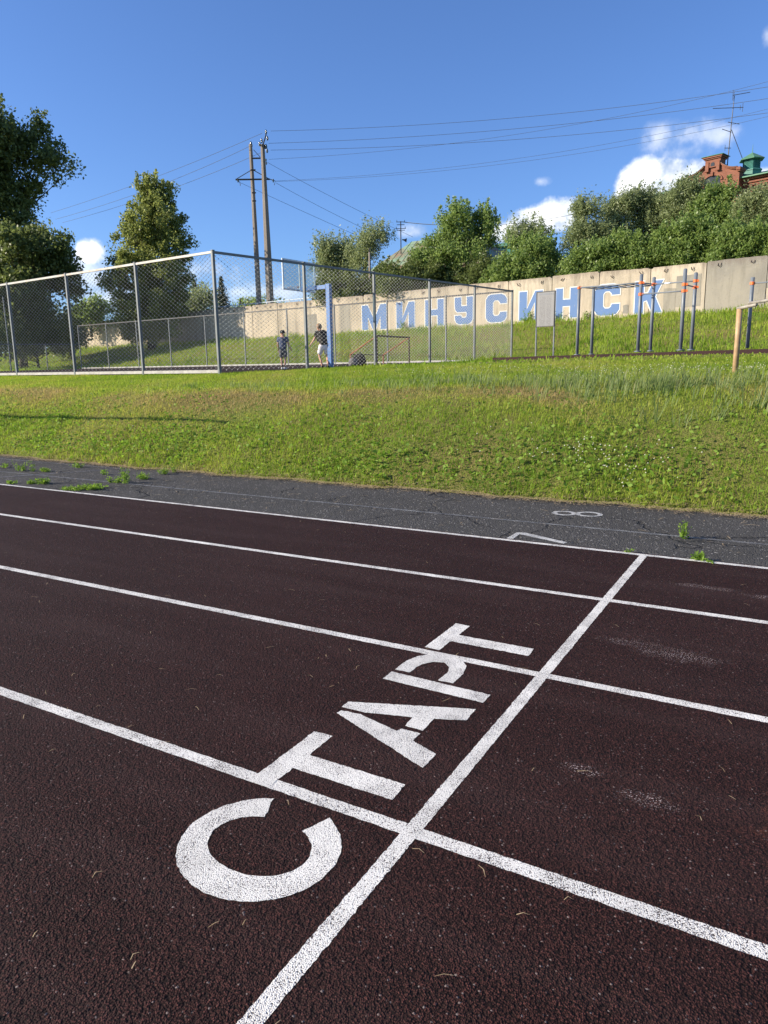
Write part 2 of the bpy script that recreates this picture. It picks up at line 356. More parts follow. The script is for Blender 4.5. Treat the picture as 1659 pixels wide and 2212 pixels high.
def make_roof(name, a, rustf):
    m, g, b = mat(name); p = obj(g)
    col = g.mix(g.ramp(g.noise(p, .9, 6, .65), .4, .7), a, tuple(x*.72 for x in a))
    col = g.mix(g.m('MULTIPLY', g.ramp(g.noise(p, .55, 7, .7), .5-.12*rustf, .66), rustf), col, (.22, .12, .075))
    setp(g, b, col=col, rough=.55, spec=.4, normal=bump(g, g.noise(p, 3, 4), .3, .05)); return m
M['roof_green'] = make_roof('green sheet roof', (.085, .22, .135), .25)
M['roof_rust'] = make_roof('rusty green roof', (.20, .30, .20), 1.0)
M['teal'] = make_roof('teal louvre paint', (.050, .20, .165), .15)
M['plaster'] = simple('tan plaster', (.42, .33, .26), (.33, .25, .19), .9, 2)
M['dark_glass'] = simple('dark window', (.02, .024, .028), (.012, .014, .016), .15, 2, bs=.02)
def make_glass():
    m, g, b = mat('backboard glass'); p = pos(g); tr = g.n('ShaderNodeBsdfTransparent', inp={0: (.80, .88, .90, 1)})
    setp(g, b, col=(.55, .62, .66), rough=.12, spec=.6); fr = g.m('ADD', .16, g.m('MULTIPLY', g.noise(p, 2.5, 4), .20))
    mx = g.n('ShaderNodeMixShader', inp={0: fr}); g.link(tr.outputs[0], mx.inputs[1]); g.link(b.outputs[0], mx.inputs[2])
    g.link(mx.outputs[0], [n for n in g.t.nodes if n.type == 'OUTPUT_MATERIAL'][0].inputs[0]); return m
M['glass'] = make_glass()
def make_board():
    m, g, b = mat('printed notice sheet'); p = obj(g)
    sp_ = g.n('ShaderNodeSeparateXYZ', inp={0: p}).outputs
    row = g.m('FRACT', g.m('MULTIPLY', sp_[2], 26.0)); ln = g.ramp(row, .35, .45)
    w = g.noise(g.n('ShaderNodeCombineXYZ', inp={0: g.m('MULTIPLY', sp_[0], 26.0), 1: g.m('FLOOR', g.m('MULTIPLY', sp_[2], 26.0))}).outputs[0], 1.7, 2)
    colm = g.m('MULTIPLY', g.ramp(g.m('ABSOLUTE', g.m('SUBTRACT', sp_[0], .02)), .012, .02), g.ramp(g.m('ABSOLUTE', sp_[0]), .20, .22, 1, 0))
    ink = g.m('MULTIPLY', g.m('MULTIPLY', ln, g.ramp(w, .42, .5)), g.m('MULTIPLY', colm, g.ramp(sp_[2], .40, .42, 1, 0)))
    setp(g, b, col=g.mix(g.m('MULTIPLY', ink, .55), (.185, .185, .19), (.07, .07, .075)), rough=.5); return m
M['board'] = make_board()
M['board_head'] = simple('notice heading band', (.16, .17, .19), (.14, .15, .17), .5, 8)
M['insul'] = simple('dark glass insulator', (.05, .07, .06), (.03, .04, .035), .2, 9)
M['cable'] = simple('aluminium cable', (.10, .11, .13), (.08, .09, .10), .6, 9)
M['skin'] = simple('skin', (.52, .29, .19), (.46, .24, .16), .55, 8, bs=.05)
M['hair'] = simple('light brown hair', (.26, .165, .085), (.17, .10, .05), .6, 60)
M['navy'] = simple('slate blue cotton', (.070, .095, .175), (.052, .070, .135), .9, 14)
M['black'] = simple('black cotton', (.014, .014, .016), (.010, .010, .011), .9, 14)
M['grey_cloth'] = simple('grey cotton', (.135, .130, .135), (.10, .098, .10), .9, 14)
M['white_cloth'] = simple('white cotton', (.70, .68, .72), (.60, .58, .64), .9, 14)
M['shoe_white'] = simple('white shoe', (.72, .72, .70), (.6, .6, .58), .6, 30)

# ------------------------------------------------------------------ terrain
rng = np.random.default_rng(7); random.seed(7)
C1 = np.array([-15.5, 16.83])
EX = np.array([math.cos(rad(174)), math.sin(rad(174))]); EY = np.array([math.cos(rad(84)), math.sin(rad(84))])
WN = np.array([math.sin(rad(7)), math.cos(rad(7))]); WD = np.array([math.cos(rad(7)), -math.sin(rad(7))]); WC = 46.72
def sm(t): t = np.clip(t, 0, 1); return t*t*(3-2*t)
def wob(u, v, k, s=0.0):
    return (np.sin(u*k*1.0+v*k*.63+s)+np.sin(u*k*.47-v*k*1.21+1.7+s)+np.sin(u*k*1.9+v*k*1.4+.6+2*s)*.6)/2.6
def edge_v(u):
    return np.interp(u, [-60, -12.6, -9.7, -5, -0.2, 20], [8.6, 7.66, 7.44, 7.34, 7.32, 7.32]) + .035*np.sin(u*3.1)+.03*np.sin(u*7.7+1)+.02*np.sin(u*17+2)
def court_z(u, v):
    sx = (u-C1[0])*EX[0]+(v-C1[1])*EX[1]; sy = (u-C1[0])*EY[0]+(v-C1[1])*EY[1]
    return 1.36+.020*np.clip(sy, -12, 21)+.005*np.clip(sx, 0, 60)+.020*np.clip(-sx, 0, 10)
def terrain(u, v):
    u = np.asarray(u, float); v = np.asarray(v, float)
    s = v-edge_v(u); t = np.clip(s/3.5, 0, 1)
    a = 1.0*(1-(1-t)**1.55)+.06*np.clip(s-3.3, 0, 99)+.045*wob(u, v, 1.1)*sm(s/1.5)*sm((9-s)/3)
    T = court_z(u, v)
    k = .10; hmix = np.clip(.5+.5*(T-a)/k, 0, 1); z = T*(1-hmix)+a*hmix-k*hmix*(1-hmix)
    sx = (u-C1[0])*EX[0]+(v-C1[1])*EX[1]; q = u*WN[0]+v*WN[1]
    c1 = 28.6+(35.6-28.6)*sm((sx+6)/5.5)
    r = np.clip((q-c1)/(46.5-c1), 0, 1)
    z = z+(4.42-z)*(.35*r+.65*sm(r))+.10*wob(u, v, .9, 2)*sm(r*3)
    return np.where(s < 0, -.05, z+.012)
ground = MB(); ground.lathe((0, 0, -.4), [(3000, 0), (3000, .30), (0.01, .30)], 48)
tag(ground.build('ground', M['soil']), kind='structure')
us = np.concatenate([np.linspace(-130, -42, 34), np.arange(-41, 9, .28), np.linspace(9.5, 60, 24)])
def vline(u):
    vw = (WC+.12-u*WN[0])/WN[1]
    return np.concatenate([np.linspace(6.6, 12.5, 62), np.linspace(12.7, 24, 46), np.linspace(24.5, vw, 50)])
U = np.repeat(us[:, None], 158, 1); Vv = np.array([vline(u) for u in us]); Zt = terrain(U, Vv)
nu, nv = U.shape
idx = np.arange(nu*nv).reshape(nu, nv)
Fq = np.stack([idx[:-1, :-1], idx[1:, :-1], idx[1:, 1:], idx[:-1, 1:]], -1).reshape(-1, 4)
tag(link('grass_bank', np_mesh('grass_bank', np.stack([U, Vv, Zt], -1).reshape(-1, 3), Fq, smooth=True), M['soil']), kind='structure')
# hill behind the retaining wall
def hill_z(s, q):
    return 6.75+.11*np.clip(q-47.5, 0, 40)*sm((s+75)/40)+.05*np.clip(q-47.5, 0, 40)
ss = np.linspace(-130, 60, 60); qs = np.concatenate([[46.85], np.linspace(48, 140, 40)])
Sg, Qg = np.meshgrid(ss, qs, indexing='ij')
HP = np.stack([Sg*WD[0]+Qg*WN[0], Sg*WD[1]+Qg*WN[1], hill_z(Sg, Qg)], -1).reshape(-1, 3)
idx = np.arange(len(HP)).reshape(Sg.shape); Fq = np.stack([idx[:-1, :-1], idx[1:, :-1], idx[1:, 1:], idx[:-1, 1:]], -1).reshape(-1, 4)
tag(link('hillside', np_mesh('hillside', HP, Fq, smooth=True), M['soil']), kind='structure')

# ------------------------------------------------------------------ track, asphalt, paint
def sheet(name, u0, u1, v0, v1, z, m, parent=None, step=None):
    b = MB(); b.add([(u0, v0, z), (u1, v0, z), (u1, v1, z), (u0, v1, z)], [(0, 1, 2, 3)]); return b.build(name, m, parent)
def curve1(u): return 5.372+.0115*np.clip(-u-.9, 0, 60)
asphalt = MB(); asphalt.box((-20, 6.2, -.06), (90, 7.2, .1)); asph = tag(asphalt.build('asphalt_lane', M['asphalt']), kind='structure')
tb = MB(); xs = np.linspace(-65, 25, 61)
tb.add([(u, -8, 0) for u in xs]+[(u, float(curve1(u))+.045, 0) for u in xs]+[(u, float(curve1(u))+.055, -.02) for u in xs],
       [(i, i+1, 62+i, 61+i) for i in range(60)]+[(61+i, 62+i, 123+i, 122+i) for i in range(60)])
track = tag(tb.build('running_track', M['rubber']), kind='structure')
def rough_poly(poly, step=.012, jit=.0012):
    out = []; n = len(poly)
    for i in range(n):
        a = np.array(poly[i], float); b = np.array(poly[(i+1) % n], float); k = max(1, int(np.linalg.norm(b-a)/step))
        for j in range(k): out.append(a+(b-a)*j/k+rng.normal(0, jit, 2))
    return out
def flat(name, poly, z, m, parent, rough=True):
    p = rough_poly(poly) if rough else poly
    me = bpy.data.meshes.new(name); me.from_pydata([(float(x), float(y), z) for x, y in p], [], [tuple(range(len(p)))]); me.update()
    if me.polygons[0].normal.z < 0: me.flip_normals()
    return link(name, me, m, parent)
def strip(name, fn, w, u0, u1, z, m, parent):
    fine = np.arange(max(u0, -10), min(u1, 1.5), .025); cs_ = np.linspace(u0, u1, 120); xs = np.sort(np.concatenate([cs_[(cs_ < fine[0]-.05) | (cs_ > fine[-1]+.05)], fine])); V = []; F = []
    for u in xs:
        c = fn(u); V += [(u, c-w/2+rng.normal(0, .0011), z), (u, c+w/2+rng.normal(0, .0011), z)]
    for i in range(len(xs)-1): F.append((2*i, 2*i+2, 2*i+3, 2*i+1))
    return link(name, np_mesh(name, V, F), m, parent)
lane = [(0.43, 'lane_line'), (1.70, 'lane_line'), (2.972, 'lane_line'), (4.188, 'lane_line')]
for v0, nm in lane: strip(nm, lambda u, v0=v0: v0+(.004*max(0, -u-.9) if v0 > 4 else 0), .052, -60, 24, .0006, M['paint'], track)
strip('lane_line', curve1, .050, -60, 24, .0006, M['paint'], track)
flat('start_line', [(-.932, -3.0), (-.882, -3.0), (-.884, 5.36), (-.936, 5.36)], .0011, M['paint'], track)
def ring(cu, cv, ru, rv, iu, iv, a0, a1, n=44):
    A = np.linspace(rad(a0), rad(a1), n)
    return [(cu+ru*math.sin(a), cv+rv*math.cos(a)) for a in A]+[(cu+iu*math.sin(a), cv+iv*math.cos(a)) for a in A[::-1]]
LET = [ring(-1.272, 1.43, .247, .226, .166, .124, 26, 334),
 [(-1.522, 1.673), (-1.437, 1.673), (-1.437, 1.810), (-1.038, 1.810), (-1.042, 1.908), (-1.438, 1.908), (-1.440, 2.062), (-1.522, 2.060)],
 [(-1.530, 2.226), (-1.526, 2.256), (-1.44, 2.262), (-1.245, 2.212), (-1.235, 2.238), (-1.155, 2.238), (-1.153, 2.175), (-1.035, 2.130), (-1.037, 2.026)],
 [(-1.543, 2.280), (-1.543, 2.334), (-1.047, 2.522), (-1.041, 2.414), (-1.161, 2.368), (-1.155, 2.262), (-1.235, 2.262), (-1.24, 2.338), (-1.43, 2.284)],
 [(-1.530, 2.600), (-1.041, 2.588), (-1.043, 2.672), (-1.532, 2.686)],
 [(-1.531, 2.712), (-1.532, 2.823), (-1.510, 2.90), (-1.470, 2.955), (-1.415, 2.987), (-1.360, 2.990), (-1.300, 2.960), (-1.255, 2.905), (-1.231, 2.816), (-1.231, 2.704), (-1.302, 2.699), (-1.302, 2.80), (-1.320, 2.855), (-1.362, 2.892), (-1.415, 2.872), (-1.445, 2.83), (-1.455, 2.785), (-1.453, 2.718)],
 [(-1.532, 3.022), (-1.450, 3.020), (-1.450, 3.155), (-1.038, 3.152), (-1.044, 3.250), (-1.450, 3.254), (-1.451, 3.402), (-1.534, 3.408)]]
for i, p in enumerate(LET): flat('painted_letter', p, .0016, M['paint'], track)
for cx_, cy_, w_, h_ in ((-.42, 4.72, .26, .055), (-.10, 4.66, .14, .05), (-.62, 3.55, .22, .07), (-.42, 3.50, .26, .10), (-.32, 2.20, .12, .05), (-.55, 2.28, .10, .04)):
    o = MB().add([(-1, -1, 0), (1, -1, 0), (1, 1, 0), (-1, 1, 0)], [(0, 1, 2, 3)]).build('rubbed_number', M['ghost'], track); o.location = (cx_, cy_, .0005); o.scale = (w_, h_, 1)
strip('old_lane_line', lambda u: 6.155+.014*max(0, -u-1), .045, -34, 12, -.0085, M['faded'], asph)
strip('old_lane_line', lambda u: 7.1+.02*max(0, -u-1), .04, -34, -8.5, -.0085, M['faded'], asph)
flat('old_cross_line', [(-9.75, 5.75), (-9.68, 5.75), (-8.75, 7.2), (-8.82, 7.2)], -.0075, M['faded'], asph)
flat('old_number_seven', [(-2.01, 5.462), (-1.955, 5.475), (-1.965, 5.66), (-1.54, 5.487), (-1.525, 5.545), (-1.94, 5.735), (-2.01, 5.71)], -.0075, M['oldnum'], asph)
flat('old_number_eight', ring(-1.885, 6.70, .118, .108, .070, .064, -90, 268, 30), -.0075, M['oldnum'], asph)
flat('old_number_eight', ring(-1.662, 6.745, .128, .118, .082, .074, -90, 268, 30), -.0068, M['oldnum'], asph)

# ------------------------------------------------------------------ grass
def make_blades(P, hgt, wid, lean, tint, az=None):
    n = len(P); az = rng.uniform(0, 2*math.pi, n) if az is None else az
    d = np.stack([np.cos(az), np.sin(az), np.zeros(n)], 1); s = np.stack([-np.sin(az), np.cos(az), np.zeros(n)], 1)
    ln = (lean*hgt)[:, None]; h_ = hgt[:, None]; w_ = wid[:, None]/2; up = np.array([0, 0, 1.])
    b0 = P-s*w_; b1 = P+s*w_; mid = P+d*ln*.35+up*h_*.6; m0 = mid-s*w_*.8; m1 = mid+s*w_*.8; tip = P+d*ln+up*h_*np.sqrt(np.clip(1-lean**2*.6, .15, 1))[:, None]
    V = np.stack([b0, b1, m0, m1, tip], 1).reshape(-1, 3); k = np.arange(n)[:, None]*5
    F = np.concatenate([k+np.array([[0, 1, 3]]), k+np.array([[0, 3, 2]]), k+np.array([[2, 3, 4]])], 1).reshape(-1, 3)
    return V, F, np.repeat(tint, 3)
def in_view(u, v, margin=.10):
    # keep only ground the camera (or one a step aside) can look at
    d = np.stack([u, v], 1); fx = d@CF[2][:2]; rx_ = d@np.array([CF[0][0], CF[0][1]])
    return (fx > 0) & (np.abs(rx_/np.maximum(fx, .1)) < .54+margin)
def dryness(u, v):
    s = v-edge_v(u)
    base = .40+.20*wob(u, v, .7, 4)+.17*wob(u, v, 2.1, 1)+.10*wob(u, v, 5.3, 2)
    band = np.exp(-((s-2.9-.5*wob(u, v, .5))/.9)**2)*(.42+.42*wob(u, v, 1.1, 5))
    left = .20*sm((-u-6)/7)*np.exp(-((s-2.2)/2.4)**2)
    green = -.16*np.exp(-((s-.9)/1.0)**2)
    return base+band+left+green
N = 520000
u = rng.uniform(-34, 5, N); v = 7.2+(19.0-7.2)*rng.uniform(0, 1, N)**1.35
k = (v-edge_v(u) > -.02) & in_view(u, v); u, v = u[k], v[k]
sx = (u-C1[0])*EX[0]+(v-C1[1])*EX[1]; sy = (u-C1[0])*EY[0]+(v-C1[1])*EY[1]
k = ~((sx > -.15) & (sy > -.15)); u, v = u[k], v[k]
P = np.stack([u, v, terrain(u, v)], 1); s = v-edge_v(u)
dry = dryness(u, v); n = len(u)
bare = np.clip((wob(u, v, 2.9, 9)+.25*wob(u, v, 9, 3)-.62)*3, 0, 1)*np.exp(-((s-2.9)/.9)**2)
k = rng.uniform(0, 1, n) > bare*.9; P, dry, s, u, v = P[k], dry[k], s[k], u[k], v[k]; n = len(u)
hg = rng.gamma(6, .0078, n)*(1+.45*wob(u, v, 1.7, 3))*(1-.25*np.clip(dry-.5, 0, 1)); hg = np.clip(hg, .015, .13)
tint = np.clip(dry+rng.normal(0, .13, n), 0, 1)
V, F, tt = make_blades(P, hg, rng.uniform(.005, .0105, n), rng.uniform(.3, 1.1, n), tint)
tag(link('lawn_grass', np_mesh('lawn_grass', V, F, {'tint': tt}), M['grass']), 'short mown grass covering the embankment above the asphalt', 'grass', kind='stuff')
# tall unmown tufts along the crest
def tufts(cx, cy, rx_, ry_, nt, per, h0, h1):
    out = []
    for _ in range(nt):
        a = rng.normal(0, .5, 2); c = np.array([cx+a[0]*rx_, cy+a[1]*ry_]); q = c+rng.normal(0, .07, (per, 2)); hh = rng.uniform(h0, h1)*rng.uniform(.55, 1.1, per)
        out.append((q, hh))
    q = np.concatenate([o[0] for o in out]); return q, np.concatenate([o[1] for o in out])
TT = [(-3.1, 11.6, 3.2, 1.1, 90, 9, .16, .38), (-1.6, 11.1, 1.6, 1.3, 70, 11, .20, .44), (-5.4, 11.9, 2.4, 1.0, 50, 9, .10, .24), (-0.2, 10.2, 1.2, 1.6, 40, 10, .14, .36), (-9.0, 11.8, 4, 1.2, 60, 9, .10, .22), (-7, 14.5, 6, 2.5, 120, 7, .06, .14), (-2, 14, 4, 2, 120, 7, .06, .13)]
Q = [tufts(*a) for a in TT]; q = np.concatenate([a[0] for a in Q]); hh = np.concatenate([a[1] for a in Q])
P = np.column_stack([q, terrain(q[:, 0], q[:, 1])]); n = len(P)
az_ = rng.normal(math.atan2(.5, .8), 1.3, n)
V, F, tt = make_blades(P, hh, rng.uniform(.008, .015, n), rng.uniform(.25, .95, n), np.clip(rng.normal(.45, .22, n), 0, 1), az_)
tag(link('tall_grass', np_mesh('tall_grass', V, F, {'tint': tt}), M['tallgrass']), 'tall pale unmown grass tufts along the crest of the bank', 'grass', kind='stuff')
# coarse grass on the slope behind the court and at the foot of the wall
N = 150000; S_ = rng.uniform(-95, 16, N); Q_ = rng.uniform(17.5, 46.5, N)
u = S_*WD[0]+Q_*WN[0]; v = S_*WD[1]+Q_*WN[1]
sx = (u-C1[0])*EX[0]+(v-C1[1])*EX[1]; sy = (u-C1[0])*EY[0]+(v-C1[1])*EY[1]
pad_in = (u > -8.6) & (u < 9) & (v > 21.4) & (v < 28.6)
k = in_view(u, v, .06) & ~((sx > -.1) & (sx < 40.3) & (sy > -.2) & (sy < 20.2)) & ~pad_in & (v > 17); u, v = u[k], v[k]; n = len(u)
P = np.stack([u, v, terrain(u, v)], 1); qq = u*WN[0]+v*WN[1]
hg = rng.gamma(5, .034, n)*(1+.5*wob(u, v, .9, 1))+.10*np.clip((qq-44)/2.5, 0, 1)*rng.uniform(.4, 2.2, n)
hg = np.where(qq < 27, hg*.32, hg)
V, F, tt = make_blades(P, np.clip(hg, .05, .7), rng.uniform(.02, .045, n), rng.uniform(.2, .9, n), np.clip(.30+.22*wob(u, v, .6, 2)+.12*wob(u, v, 2.1, 6)+rng.normal(0, .13, n), 0, 1))
tag(link('slope_grass', np_mesh('slope_grass', V, F, {'tint': tt}), M['grass']), 'rough grass growing on the slope below the concrete wall', 'grass', kind='stuff')
# broad clover and plantain leaves low on the bank
N = 15000; u = rng.uniform(-20, 4, N); s = rng.gamma(1.8, .55, N); v = edge_v(u)+s
k = in_view(u, v) & ((wob(u, v, 1.9, 8)+rng.normal(0, .5, N)) > -.1) & (s < 4.5); u, v = u[k], v[k]; n = len(u)
P = np.stack([u, v, terrain(u, v)+rng.uniform(.02, .075, n)], 1)
def leaves(P, L, Wd, tint, tilt=1.0, down=0.0):
    n = len(P); a = rng.normal(0, 1, (n, 3)); a[:, 2] = a[:, 2]*tilt-down; a /= np.linalg.norm(a, axis=1)[:, None]
    b = np.cross(a, rng.normal(0, 1, (n, 3))); b /= np.linalg.norm(b, axis=1)[:, None]; c = np.cross(a, b)
    L = L[:, None]; Wd = Wd[:, None]
    V = np.stack([P-a*L*.5, P+b*Wd*.5+c*Wd*.12, P+a*L*.5, P-b*Wd*.5+c*Wd*.12], 1).reshape(-1, 3)
    k = np.arange(n)[:, None]*4; return V, (k+np.array([[0, 1, 2, 3]])), tint
V, F, tt = leaves(P, rng.uniform(.03, .075, n), rng.uniform(.022, .05, n), rng.uniform(0, 1, n), .45)
tag(link('clover_leaves', np_mesh('clover_leaves', V, F, {'tint': tt}), M['herb']), 'broad low clover and plantain leaves among the grass', 'herbs', kind='stuff')
# white clover blossoms
def dots(P, r):
    oc = np.array([[1, 0, 0], [-1, 0, 0], [0, 1, 0], [0, -1, 0], [0, 0, 1], [0, 0, -1.]]); fo = np.array([[0, 2, 4], [2, 1, 4], [1, 3, 4], [3, 0, 4], [2, 0, 5], [1, 2, 5], [3, 1, 5], [0, 3, 5]])
    V = (P[:, None, :]+oc[None]*r[:, None, None]).reshape(-1, 3); F = (np.arange(len(P))[:, None, None]*6+fo[None]).reshape(-1, 3); return V, F
cl = np.concatenate([np.column_stack([rng.normal(-1.9, .55, 90), rng.normal(8.05, .22, 90)]), np.column_stack([rng.normal(-2.0, 1.8, 330), rng.normal(14.6, 1.2, 330)]), np.column_stack([rng.normal(-6.5, 1.6, 130), rng.normal(16.0, .9, 130)]), np.column_stack([rng.uniform(-12, 2, 24), rng.uniform(7.6, 9, 24)])])
cl = cl[cl[:, 1] > 7.5]
P = np.column_stack([cl, terrain(cl[:, 0], cl[:, 1])+rng.uniform(.04, .085, len(cl))])
V, F = dots(P, rng.uniform(.006, .012, len(P)))
tag(link('clover_blossoms', np_mesh('clover_blossoms', V, F), M['clover']), 'small white clover blossoms dotted over the bank', 'flowers', kind='stuff')
# dry clippings along the asphalt edge and litter of straw on the track
def straws(P, L, w, zl=.004):
    n = len(P); a = rng.uniform(0, 2*math.pi, n); d = np.stack([np.cos(a), np.sin(a), np.zeros(n)], 1); sd = np.stack([-np.sin(a), np.cos(a), np.zeros(n)], 1)
    bend = rng.normal(0, .10, n)[:, None]*L[:, None]; L = L[:, None]; w = w[:, None]/2; up = np.array([0, 0, 1.])
    c0 = P-d*L/2; c1 = P+sd*bend+up*zl; c2 = P+d*L/2
    V = np.stack([c0-sd*w, c0+sd*w, c1-sd*w, c1+sd*w, c2-sd*w*.4, c2+sd*w*.4], 1).reshape(-1, 3); k = np.arange(n)[:, None]*6
    return V, np.concatenate([k+np.array([[0, 1, 3, 2]]), k+np.array([[2, 3, 5, 4]])], 1).reshape(-1, 4)
n = 9000; u = rng.uniform(-15, 2.5, n); v = edge_v(u)+rng.normal(-.03, .055, n)-rng.exponential(.05, n)*(rng.uniform(0, 1, n) < .5)
P = np.column_stack([u, v, np.where(v > edge_v(u), terrain(u, v)+.012, .0)+rng.uniform(.002, .02, n)])
V, F = straws(P, rng.uniform(.03, .10, n), rng.uniform(.003, .006, n))
tag(link('dry_clippings', np_mesh('dry_clippings', V, F), M['straw']), 'strip of dry straw clippings along the edge of the asphalt', 'straw', kind='stuff')
n = 230; v = rng.uniform(.6, 7.3, n); u = rng.uniform(-1.75*1.0, .55, n)*(v+1.0)*.78
ls = rng.gamma(2.0, .012, n)+.012
P = np.column_stack([u, v, np.where(v < 5.4, .006, 0.002)+rng.uniform(0, .004, n)])
V, F = straws(P, np.clip(ls, .010, .05), rng.uniform(.0012, .0026, n))
n = 260; u = rng.uniform(-14, 1, n); v = rng.uniform(5.6, 7.4, n)+.03*np.maximum(0, -u-4)
V2, F2 = straws(np.column_stack([u, v, np.full(n, .004)]), rng.uniform(.03, .12, n), rng.uniform(.003, .006, n)); F2 = F2+len(V)
tag(link('straw_litter', np_mesh('straw_litter', np.concatenate([V, V2]), np.concatenate([F, F2])), M['straw']), 'scattered dry grass stalks littering the track and asphalt', 'straw', kind='stuff')

# ------------------------------------------------------------------ weeds in the asphalt cracks
def gz(x, y, z=0.0):
    d = ray(x, y); return np.array([0, 0, CAMH])+d*(z-CAMH)/d[2]
def weed(px, label, hgt, spread, nst, lf, seed):
    r = np.random.default_rng(seed); c = gz(*px); root = empty('weed', (c[0], c[1], -.01))
    stem = MB(); LP = []; Ls = []
    for i in range(nst):
        a = r.uniform(0, 2*math.pi); sp = spread*r.uniform(.3, 1.0)*math.sqrt(r.uniform(.1, 1)); base = np.array([math.cos(a)*sp*.6, math.sin(a)*sp*.35, 0]); hh = hgt*r.uniform(.5, 1.0)
        tip = base+np.array([math.cos(a)*sp*.45, math.sin(a)*sp*.3, hh]); stem.tube([base, (base+tip)/2+r.normal(0, .006, 3), tip], [.0025, .002, .001], 3)
        for j in range(lf):
            t = r.uniform(.1, 1); LP.append(base+(tip-base)*t+r.normal(0, .012, 3)*np.array([1.4, 1.2, .6])); Ls.append(r.uniform(.018, .042))
    LP = np.array(LP); LP[:, 2] = np.maximum(LP[:, 2], .008); Ls = np.array(Ls)
    tag(stem.build('stem', M['herb'], root), kind='stuff'); V, F, tt = leaves(LP, Ls, Ls*.42, r.uniform(.2, 1, len(LP)), .8)
    link('foliage', np_mesh('foliage', V, F, {'tint': tt}), M['herb'], root)
    return tag(root, label, 'weed', 'weeds growing through the asphalt')
R6 = lambda a, b: (a*.3255, 945+b*.3255)
R8 = lambda a, b: (1026+a*.38148, 756+b*.38148)
weed(R6(838, 302), 'tallest feathery weed in the asphalt crack, upright beside the low mats', .24, .12, 12, 16, 1)
weed(R6(600, 335), 'broad low mat of weed touching the outermost white line', .07, .34, 34, 12, 2)
weed(R6(470, 345), 'thin trailing weed mat at the left end of the broad mat', .05, .26, 20, 9, 3)
weed(R6(280, 303), 'bright rounded weed clump near the white line, left of the broad mat', .09, .16, 20, 12, 4)
weed(R6(200, 303), 'small weed clump just left of the bright rounded clump', .06, .13, 12, 9, 5)
weed(R6(75, 302), 'low weed close to the left picture edge beside the white line', .05, .14, 10, 8, 6)
weed(R6(770, 295), 'bushy low weed directly left of the tallest weed', .10, .16, 16, 12, 7)
weed(R6(955, 272), 'spreading weed right of the tallest weed in the same crack', .09, .18, 16, 11, 8)
weed(R6(1085, 240), 'weed clump near the grass edge at the end of the crack', .10, .15, 14, 10, 9)
weed(R6(1150, 228), 'pale tuft where the crack meets the lawn edge', .10, .10, 8, 8, 10)
weed(R6(135, 218), 'taller weed tuft on the faded line, second from the left edge', .17, .18, 14, 10, 11)
weed(R6(215, 222), 'narrow upright weed on the faded line', .17, .07, 6, 9, 12)
weed(R6(300, 222), 'flat weed patch on the faded diagonal line', .06, .17, 16, 10, 13)
weed(R6(525, 196), 'small weed patch near the lawn edge above the broad mat', .08, .16, 12, 10, 14)
weed(R6(28, 198), 'weed tuft farthest left near the lawn edge', .09, .10, 8, 8, 15)
weed(R6(692, 243), 'little weed between the lawn edge and the low mats', .08, .08, 7, 8, 16)
weed(R8(1190, 1062), 'dry branching weed on the faded line beside the number eight', .15, .055, 9, 9, 17)
weed(R8(1262, 1188), 'bright green weed touching the white line near the start line', .075, .055, 12, 9, 18)
weed(R8(1325, 1200), 'tiny weed just right of the bright green weed', .03, .05, 5, 6, 19)
weed(R8(870, 1145), 'tiny sprout in the asphalt left of the start line end', .04, .02, 3, 5, 20)

# ------------------------------------------------------------------ sports court and its mesh fences
def cpt(sx, sy, dz=0.0):
    p = C1+EX*sx+EY*sy; return np.array([p[0], p[1], float(court_z(p[0], p[1]))+dz])
cb = MB(); cs = [(a, b) for b in (.06, 19.94) for a in (.06, 40)]
cb.add([cpt(.06, .06, .03), cpt(40, .06, .03), cpt(40, 19.94, .03), cpt(.06, 19.94, .03), cpt(.06, .06, -.4), cpt(40, .06, -.4), cpt(40, 19.94, -.4), cpt(.06, 19.94, -.4)],
       [(0, 1, 2, 3), (4, 7, 6, 5), (0, 4, 5, 1), (1, 5, 6, 2), (2, 6, 7, 3), (3, 7, 4, 0)])
tag(cb.build('sports_court', M['court']), kind='structure')
FH = 3.6
def net_mesh(w, h, cell=.118, r=.0072):
    V = []; F = []; nw = int(round(w/cell)); cw = w/nw; ph = cell*1.12; npd = int(h/ph)
    for i in range(nw):
        x0, x1 = i*cw, (i+1)*cw; pts = []
        for j in range(npd):
            z = j*ph; a, b = (x0, x1) if i % 2 == 0 else (x1, x0)
            a += (.06 if a == x0 else -.06)*cw; b += (.06 if b == x0 else -.06)*cw
            pts += [(a, z), (a, z+ph*.22), (b, z+ph*.5), (b, z+ph*.72)]
        pts.append((pts[0][0], npd*ph)); b0 = len(V)
        for (x, z) in pts:
            for kk in range(3): an = 2*math.pi*kk/3; V.append((x+r*math.cos(an), r*math.sin(an), z))
        for j in range(len(pts)-1):
            for kk in range(3): F.append((b0+j*3+kk, b0+j*3+(kk+1) % 3, b0+j*3+3+(kk+1) % 3, b0+j*3+3+kk))
    return np_mesh('netting', V, F)
NET = net_mesh(4.0, FH-.10); NET.materials.append(M['wire']); NETF = net_mesh(4.0, FH-.10, .118, .0042); NETF.materials.append(M['wire'])
